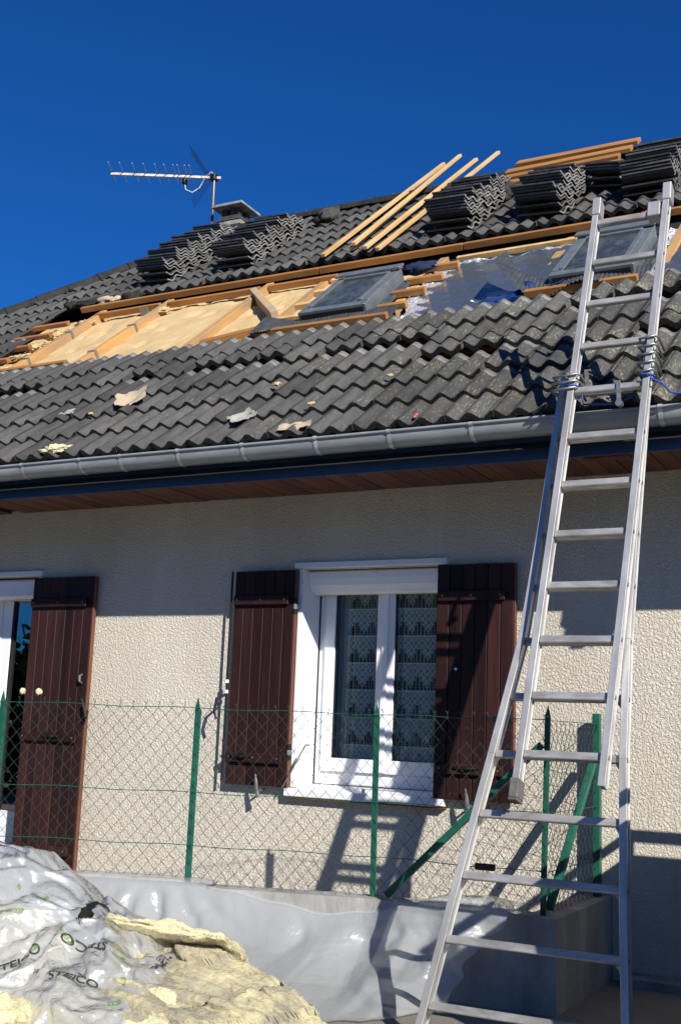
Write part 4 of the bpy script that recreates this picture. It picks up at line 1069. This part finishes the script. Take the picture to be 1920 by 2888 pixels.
for k, (x, s, a, lab) in enumerate(((-4.03, .80, .045, 'small insulation crumb on the third tile row'), (-3.56, .36, .035, 'small insulation crumb above the brown scrap'), (-3.14, .72, .03, 'tiny insulation crumb on the tiles left of the ladder'), (-5.55, .64, .03, 'tiny insulation crumb below the torn brown paper'))):
    o = lump('foam_crumb', x, s, .075, a * .7, a * .5, a * .22, 6.1 + k, 'fibre', amp=.6); tag(o, lab, 'insulation')
o = lump('red_rag', -2.71, .03, .055, .012, .022, .006, 2.2, 'pinkred', amp=.8); tag(o, 'small red scrap on the lowest tiles', 'scrap')
# lumps of gap filler along the cut row above the stripped band
for k, (x, s, a) in enumerate(((-8.12, 4.20, .16), (-7.82, 4.19, .15), (-7.55, 4.22, .13), (-8.4, 4.25, .10))):
    lump('roof_mastic', x, s + .02, .03, a, .07, .05, 9 + k, 'tile_edge' if k != 1 else 'cardboard', house, amp=.7)
for k, (x, s) in enumerate(((-3.78, 5.75), (-6.05, 6.2))):
    lump('bedding_mortar', x, s, .08, .13, .16, .10, 21 + k, 'chimney_dark', house, amp=.8, sc=5)
# straps and clothes left at the heads of the roof windows
def strap_thing(name, x, s, lx, seed, m_, label, cat):
    mb = MB()
    for q in range(4):
        pts = [(x + lx * (k / 14 - .5), s + .03 * math.sin(k * 1.3 + q * 1.7 + seed) + .015 * q, .06 + .02 * math.sin(k * .9 + q * 2)) for k in range(15)]
        mb.tube([rp(*p) for p in pts], .014, 5)
    o = mb.build(name, m_, smooth=True); tag(o, label, cat)
strap_thing('orange_strap', -4.32, 3.46, .46, 1.0, 'orange', 'orange strap bundle above the first roof window', 'strap')
lumpN = lump('work_jacket', -3.92, 3.42, .05, .16, .07, .05, 3.0, 'navy', amp=.6); tag(lumpN, 'crumpled navy cloth right of the first roof window', 'cloth')
o = lump('work_jacket', -2.10, 3.60, .06, .20, .07, .05, 5.0, 'navy', amp=.6); tag(o, 'crumpled navy cloth above the second roof window', 'cloth')
o = lump('plastic_bag', -1.98, 3.80, .09, .10, .05, .03, 7.0, 'pinkred', amp=.5); tag(o, 'pink plastic bag above the second roof window', 'bag')

# ------------------------------------------------------------------ polythene sheet over the boundary wall
TOPX = [-6.6, -4.9, -4.29, -3.85, -3.55, -3.30, -3.04, -2.83, -2.60, -2.40, -2.20, -2.02]
TOPZ = [.725, .725, .738, .735, .70, .655, .612, .640, .705, .745, .760, .740]
def lerp1(X, Y, x):
    if x <= X[0]: return Y[0]
    for a, b, c, d in zip(X, X[1:], Y, Y[1:]):
        if x <= b:
            t = (x - a) / (b - a); t = t * t * (3 - 2 * t); return c + (d - c) * t
    return Y[-1]
def sheet(u, v):
    xr = -2.03 - .36 * max(0, v - .10) + .03 * math.sin(v * 9) + .012 * math.sin(v * 31)
    x = -6.6 + (xr + 6.6) * u
    zt = lerp1(TOPX, TOPZ, x); over = zt > .715
    y0 = fy(min(x, -1.99)) - .085
    fwdk = 1 - .72 * max(0, min(1, (x + 2.95) / .6))
    fold = .045 * math.sin(x * 5.2 + 3 * v + 1.5 * nz((x, v, 0), 1.2)) + .030 * math.sin(x * 12 - 7 * v + 2.5 * nz((x, v, 5), 2.0)) + .06 * nz((x, v * .8, 2), 1.4)
    # gathers fan out from where it is tucked behind the post at x = -4
    fan = .050 * math.sin(26 * math.atan2(x + 4.0, .25 + v)) * math.exp(-((x + 3.9) / .5) ** 2) * min(1, v * 4)
    if v < .12:
        t = v / .12
        if over: return (x, y0 + .16 * (1 - t) - .012, zt + .006 + .006 * nz((x, v * 9, 1), 6))
        return (x, y0 - .014 - .004 * (1 - t), zt - .01 + .016 * (1 - t))
    t = (v - .12) / .88
    z = zt + (GROUND + .012 - zt) * min(1, 1 - (1 - min(1, t * 1.05)) ** 1.25)
    yy = y0 - .022 - .22 * t * fwdk - 1.45 * fwdk * max(0, t - .25) ** 1.7
    damp = min(1, t * 3.5)
    k = damp * (.55 + .45 * t)
    crk = -(.11 * vor(((x - z * .8 + .2 * nz((x, z, 1), 2)) * 1.6, z * .7 + x * .25, .3), 1.7, 3) + .055 * vor(((x + z * .5) * 1.8, z * .6, .7), 3.8, 5) + .02 * vor((x, z, .2), 11, 2)) * k * (1.0 if x > -3.0 else .7) + .03 * k
    return (x, yy - crk - abs(fold) * k * 1.4 - fan * k * .7 - .01, max(GROUND + .010, z + .04 * fold * k))
mb = MB(); mb.grid(sheet, 260, 70)
tag(mb.build('plastic_sheet', 'sheet', smooth=True), 'translucent plastic sheet draped over the concrete wall', 'plastic sheet')

# ------------------------------------------------------------------ heap of glass wool and packaging film
FX = [-5.6, -4.7, -4.25, -4.05, -3.88, -3.62, -3.40, -3.15, -2.90, -2.70]
FZ = [.90, .92, .95, .93, .83, .735, .66, .53, .40, .30]
def heap_pt(x, t, lift=0.0, seed=0.0, crump=1.0):
    top_ = lerp1(FX, FZ, x) + lift
    if t <= 1:
        y = -3.20 + .90 * t; z = GROUND + (top_ - GROUND) * math.sin(t * math.pi / 2) ** .75
    else:
        q = (t - 1) / .4; y = -2.30 + .42 * q; z = top_ - .34 * q ** 1.6
    p = V((x, y, z))
    w_ = p + V((nz(p, 3, 1), nz(p, 3, 5), nz(p, 3, 9))) * .28
    q1 = V((w_.x * .8 + w_.z * .9, w_.y * .5, (w_.z - w_.x * .7) * 2.6)); q2 = V(((w_.x - w_.z * .5) * 2.4, w_.y, (w_.z + w_.x * .5) * .6))
    sf = lambda a: a * a / (a + .14)
    dd = crump * (.05 * nz(p, 2.3, seed) - .14 * sf(vor(w_, 2.3, seed)) - .085 * sf(vor(q2, 2.6, seed + 3)) - .040 * sf(vor(w_, 8.5, seed + 6)) - .010 * nz(p, 17, seed) + .04)
    return p + V((dd * .25 * nz(p, 3, 8), -.75 * dd, .75 * dd))
def film_pt(u, t): return heap_pt(-5.5 + 2.62 * u, t, .02, 2.0, 1.0)
mb = MB(); mb.grid(lambda u, v: heap_pt(-5.6 + 2.72 * u, v * 1.4, -.27, 6.0, .6), 120, 80)
o = mb.build('glass_wool_heap', 'wool', smooth=True); tag(o, 'yellow glass wool bulging under the printed clear film', 'insulation')
mb = MB(); HOLE = []
mb.grid(lambda u, v: film_pt(u, v * 1.4), 230, 160)
nf, nm = [], []
def hole(c):
    # a rip on the shoulder of the bundle, and the mouth at the lower left
    d1 = math.hypot((c.x + 3.60) / .042 + .3 * (c.z - .72) / .04, (c.z - .725) / .048) if c.y < -2.36 else 9
    return d1 < 1
for f_, m__ in zip(mb.f, mb.m):
    c = sum((V(mb.v[i]) for i in f_), V()) / 4
    if not hole(c): nf.append(f_); nm.append(m__)
mb.f, mb.m = nf, nm
film = mb.build('packaging_film', 'film', smooth=True); tag(film, 'crumpled clear film printed with black and green lettering', 'packaging film')
# dark lump behind the rip, standing for the shade inside the hole
o = lump('rip_shade', -3.60, -2.40, .685, .085, .02, .07, 3.0, 'black', None, Matrix.Identity(4), amp=.3); tag(o, 'dark lump standing for the shade behind the torn film', 'bag')

def fuzz(o, cnt, ln, m_, seed, w_=.0022):
    """loose fibres standing off a torn wool surface"""
    me = o.data; rn = random.Random(seed); T = world(o); mb = MB()
    ps = me.polygons; np_ = len(ps)
    for _ in range(cnt):
        p = ps[rn.randrange(np_)]; c = T @ p.center; n_ = (T.to_3x3() @ p.normal).normalized()
        d = (n_ * rn.uniform(.2, .9) + V((rn.uniform(-1, 1), rn.uniform(-1, 1), rn.uniform(-1, .6))) * .9).normalized()
        sd_ = d.orthogonal().normalized() * w_; l_ = ln * rn.uniform(.4, 1.3); bend = V((rn.uniform(-1, 1), rn.uniform(-1, 1), -.4)) * l_ * .4
        c = c - n_ * .004
        mb.add([c - sd_, c + sd_, c + d * l_ * .5 + sd_ * .7, c + d * l_ * .5 - sd_ * .7, c + d * l_ + bend], [(0, 1, 2, 3), (3, 2, 4)])
    f_ = mb.build('loose_fibres', m_, o); tag(f_, kind='stuff'); return f_
def mat_block(name, c, l, rot, seed, m_, label, rag=.06, n_=26):
    """torn mat of glass wool: rounded slab, ragged sides, layered"""
    bm = bmesh.new(); bmesh.ops.create_cube(bm, size=2.0); bmesh.ops.subdivide_edges(bm, edges=bm.edges[:], cuts=n_, use_grid_fill=True)
    for v in bm.verts:
        d = v.co; r_ = max(abs(d.x), abs(d.y), abs(d.z)); e = V((d.x, d.y, d.z))
        ln = (abs(d.x) ** 10 + abs(d.y) ** 10 + abs(d.z) ** 10) ** (1 / 10.); e = e / ln
        p = V((e.x * l[0], e.y * l[1], e.z * l[2]))
        k1 = fz(p, 3.0, seed); k2 = fz((p.x, p.y, p.z * 4), 11, seed + 3); k3 = nz((p.x * .6, p.y, p.z * 5), 22, seed)
        nrm = V((e.x / l[0], e.y / l[1], e.z / l[2])).normalized()
        side_ = 1.0 - abs(nrm.z)
        v.co = p + nrm * (rag * .35 * k1 + rag * .30 * k2 + rag * .35 * k3) + V((e.x, e.y, 0)) * side_ * rag * (1.2 * nz((p.x, p.y, p.z * .5), 6, seed) + .8 * nz((p.x * .5, p.y * .5, p.z * 9), 5, seed + 2)) + V((0, 0, .5 * rag * nz(p, 3.0, seed + 5)))
    me = bpy.data.meshes.new(name); bm.to_mesh(me); bm.free()
    for q in (m_ if isinstance(m_, list) else [m_]): me.materials.append(M[q])
    for p in me.polygons:
        p.use_smooth = True
        if isinstance(m_, list) and p.normal.z > .45: p.material_index = 1
    o = bpy.data.objects.new(name, me); COL.objects.link(o); o.matrix_basis = Matrix.Translation(c) @ Euler(rot).to_matrix().to_4x4()
    tag(o, label, 'insulation'); return o
WX = [-3.60, -3.40, -3.20, -3.00, -2.85, -2.72, -2.60, -2.50, -2.44]
WZ = [.58, .60, .60, .585, .56, .52, .47, .42, .36]
def wool_pt(u, v):
    x = -3.60 + 1.18 * u
    jag = .05 * nz((v * 3, 0, 0), 2.2, 4) + .035 * nz((v * 9, 0, 0), 1.7, 9) + .015 * nz((v * 40, 0, 0), 1.3, 2)
    xe = -2.44 + .06 * (1 - v) + jag * 1.4                      # torn right hand edge
    edge = max(0, min(1, (x - xe + .10) / .10))
    x = min(x, xe + .012 * nz((v * 30, u * 7, 0), 1, 3))
    zt = lerp1(WX, WZ, x)
    t = v * 1.35
    if t <= 1: y = -3.05 + .78 * t; z = GROUND - .01 + (zt - GROUND) * (math.sin(t * math.pi / 2) ** .85)
    else: q = (t - 1) / .35; y = -2.27 + .22 * q; z = zt - .30 * q ** 1.4
    p = V((x, y, z))
    lay = nz((x * 1.4, y * 9, z * 13), 1.6, 3)                   # torn layers running across
    st_ = .034 * lay + .020 * nz((x * 2, y * 24, z * 30), 1.5, 8) + .022 * nz(p, 4.0, 6) + .006 * nz(p, 38, 5)
    step = .045 * (1 if nz((x * 1.2, z * 5, 0), 1.5, 12) > .12 else 0)
    z2 = z * (1 - edge ** 3) + (GROUND + .0) * edge ** 3 if x >= xe - .004 else z
    return V((x, y - .8 * (st_ + step), max(GROUND - .01, z2 + .6 * (st_ + step))))
mb = MB(); mb.grid(wool_pt, 150, 130)
for i, f_ in enumerate(mb.f):
    c = V(mb.v[f_[0]]); 
    if c.z > .42 + .10 * nz(c, 5, 3) - .12 * (c.x + 3.0) + .05 * nz(c, 14, 1): mb.m[i] = 1
o = mb.build('glass_wool_mat', ['wool', 'wool_grey'], smooth=True); tag(o, 'big torn glass wool mat, dusty on top, right of the film', 'insulation')
fuzz(o, 16000, .014, 'wool', 3, .0008); fuzz(o, 7000, .013, 'wool_grey', 7, .0008)
for (c, l, rot, sd_, mm, lab, rag) in (
        ((-3.22, -2.27, .612), (.31, .18, .026), (-.50, .03, .10), 1.0, ['wool', 'wool'], 'thin folded glass wool mat on top of the heap', .040),
        ((-3.62, -3.14, .36), (.24, .12, .09), (-.4, -.15, .25), 12.0, ['wool', 'wool'], 'pale glass wool mat in front at the lower left corner', .045)):
    o = mat_block('glass_wool_mat', c, l, rot, sd_, mm, lab, rag)
    fuzz(o, 6000, .014, 'wool', int(sd_), .0008); fuzz(o, 3000, .014, 'wool_grey', int(sd_) + 50, .0008)

# print on the film
from mathutils.bvhtree import BVHTree
FILM_T = BVHTree.FromPolygons([tuple(v.co) for v in film.data.vertices], [tuple(p.vertices) for p in film.data.polygons])
INW = V((0, .72, -.69)).normalized()
def text_on(txt, x, t, size, rot, m_, label):
    cu = bpy.data.curves.new('print', 'FONT'); cu.body = txt; cu.size = size; cu.offset = size * .02; cu.align_x = 'CENTER'; cu.align_y = 'CENTER'
    to = bpy.data.objects.new('print', cu); COL.objects.link(to)
    dg = bpy.context.evaluated_depsgraph_get(); me = bpy.data.meshes.new_from_object(to.evaluated_get(dg))
    COL.objects.unlink(to); bpy.data.objects.remove(to)
    bm = bmesh.new(); bm.from_mesh(me); bmesh.ops.triangulate(bm, faces=bm.faces)
    for _ in range(1): bmesh.ops.subdivide_edges(bm, edges=bm.edges[:], cuts=2)
    c_, s_ = math.cos(rot), math.sin(rot)
    for v in bm.verts:
        a = v.co.x * c_ - v.co.y * s_; b_ = v.co.x * s_ + v.co.y * c_
        xx_ = x + a; tt = t + b_ / 1.05
        p0 = heap_pt(xx_, tt, .02, 2.0, 0.0) - INW * .30
        hit = FILM_T.ray_cast(p0, INW)
        v.co = (hit[0] if hit[0] is not None else p0 + INW * .30) - INW * .004
    bm.to_mesh(me); bm.free(); me.materials.append(M[m_])
    o = bpy.data.objects.new('print', me); COL.objects.link(o); attach(o, film)
    return o
PI = math.pi
for (txt, x, t, sz, rot, m_) in (
        ('STEICO', -3.42, .60, .072, PI + .35, 'ink'), ('STEICO', -3.12, .80, .056, -1.62, 'ink'), ('STEI', -3.15, .83, .034, -1.5, 'ink'),
        ('STEICO', -3.33, .40, .062, .55, 'ink'), ('STEICO', -3.66, .38, .068, .95, 'ink'), ('STE', -3.50, .35, .026, .1, 'ink'), ('STEI', -3.54, .70, .034, PI - .5, 'ink'),
        ('8 60-220', -3.83, .55, .030, .8, 'ink_green'), ('080', -3.79, .72, .032, 1.2, 'ink_green'), ('60x1334', -3.53, .58, .030, -.5, 'ink_green'),
        ('8 60', -3.16, .55, .034, -.75, 'ink_green'), ('1220', -3.10, .40, .034, .95, 'ink_green'), ('50x1220', -3.63, .43, .028, 1.0, 'ink_green'),
        ('2-1', -3.06, .70, .034, -1.6, 'ink_green'), ('8', -3.93, .70, .034, .4, 'ink_green'), ('4', -3.24, .66, .030, .2, 'ink_green')):
    text_on(txt, x, t, sz, rot, m_, None)

# ------------------------------------------------------------------ beyond the picture: things added to throw shadows, and what shows in the glass
# made-up trailer out of view, added to shade the wall, a rail above its side boards
tr = empty('added_shadow_trailer', (.3, -2.0, GROUND), 'grey builder\'s trailer parked right of the ladder, its shadow on the wall', 'trailer')
X0, X1, Y0, Y1 = -.70, 1.5, -2.6, -.80
for b in ((X0, X0 + .04, Y0, Y1, .62, 1.70), (X1 - .04, X1, Y0, Y1, .62, 1.70), (X0 + .041, X1 - .041, Y1 - .04, Y1, .62, 1.70), (X0 + .041, X1 - .041, Y0, Y0 + .04, .62, 1.70)):
    wpart('side_board', 'trailer', *b, parent=tr)
wpart('bed', 'trailer', X0 + .05, X1 - .05, Y0 + .05, Y1 - .05, .60, .66, parent=tr)
wpart('chassis', 'iron', X0 + .2, X1 - .2, Y0 + .1, Y1 - .1, .48, .595, parent=tr)
mb = MB(); mb.tube([(X0 + .02, Y0, 1.82), (X0 + .02, Y1 - .02, 1.82), (X1 - .02, Y1 - .02, 1.82), (X1 - .02, Y0, 1.82)], .03, 8); mb.build('top_rail', 'steel', tr)
for x, y in ((X0 + .02, Y0 + .1), (X0 + .02, -2.0), (X0 + .02, Y1 - .02), (X1 - .02, Y1 - .02), (X1 - .02, Y0 + .1)):
    mb = MB(); mb.tube([(x, y, 1.70), (x, y, 1.82)], .02, 8); mb.build('stanchion', 'steel', tr)
for x in (X0 + .12, X1 - .12):
    mb = MB(); mb.tube([(x - .09, -2.1, GROUND + .29), (x - .07, -2.1, GROUND + .29), (x + .07, -2.1, GROUND + .29), (x + .09, -2.1, GROUND + .29)], [.25, .29, .29, .25], 24); mb.build('wheel', 'rubber', tr, smooth=False)
wpart('skirt', 'trailer', X0 + .002, X0 + .03, Y0, Y1, GROUND + .02, .615, parent=tr); wpart('skirt', 'trailer', X0 + .04, X1 - .04, Y1 - .03, Y1 - .002, GROUND + .02, .615, parent=tr)
# sack added out of view on the gutter, for a shadow below the eave
o = lump('added_shadow_sack', -.60, -1.02, 3.33, .17, .10, .20, 3.0, 'slate_scrap', None, Matrix.Identity(4), sub=4, amp=.35); tag(o, 'pale sack added out of view on the gutter to shade the wall', 'sack')
# tall hedge across the lane, mirrored in the panes
hg = empty('garden_hedge', (-11, -11.5, GROUND), 'tall green hedge across the lane, mirrored in the window panes', 'hedge')
mb = MB(); rnd = random.Random(5)
HP = [(-19, -6.0), (-15, -9.2), (-10.5, -11.6), (-5.5, -12.8), (-2.5, -13.2)]
def hpos(q):
    q *= len(HP) - 1; i = min(int(q), len(HP) - 2); t = q - i
    return V((HP[i][0] + (HP[i + 1][0] - HP[i][0]) * t, HP[i][1] + (HP[i + 1][1] - HP[i][1]) * t, GROUND))
for k in range(26000):
    q = rnd.random(); top_ = 2.1 + 2.9 * min(1, max(0, (q - .25) / .30)) + .45 * math.sin(q * 31) + .3 * math.sin(q * 73)
    c = hpos(q) + V((rnd.uniform(-.7, .7), rnd.uniform(-.7, .7), rnd.random() ** .8 * top_))
    e1_ = V((rnd.uniform(-1, 1), rnd.uniform(-1, 1), rnd.uniform(-1, 1))).normalized(); e2_ = e1_.orthogonal().normalized(); r_ = rnd.uniform(.10, .22)
    mb.add([c - e1_ * r_, c - e2_ * r_ * .5, c + e1_ * r_, c + e2_ * r_ * .5], [(0, 1, 2, 3)])
o = mb.build('foliage', 'leaf', hg); tag(o, kind='stuff')
for a in range(12):
    mb = MB(); p = hpos((a + .5) / 12); mb.tube([p, p + V((.05, 0, 1.4)), p + V((0, .08, 2.8))], [.08, .05, .02], 6); mb.build('trunk', 'rust', hg)
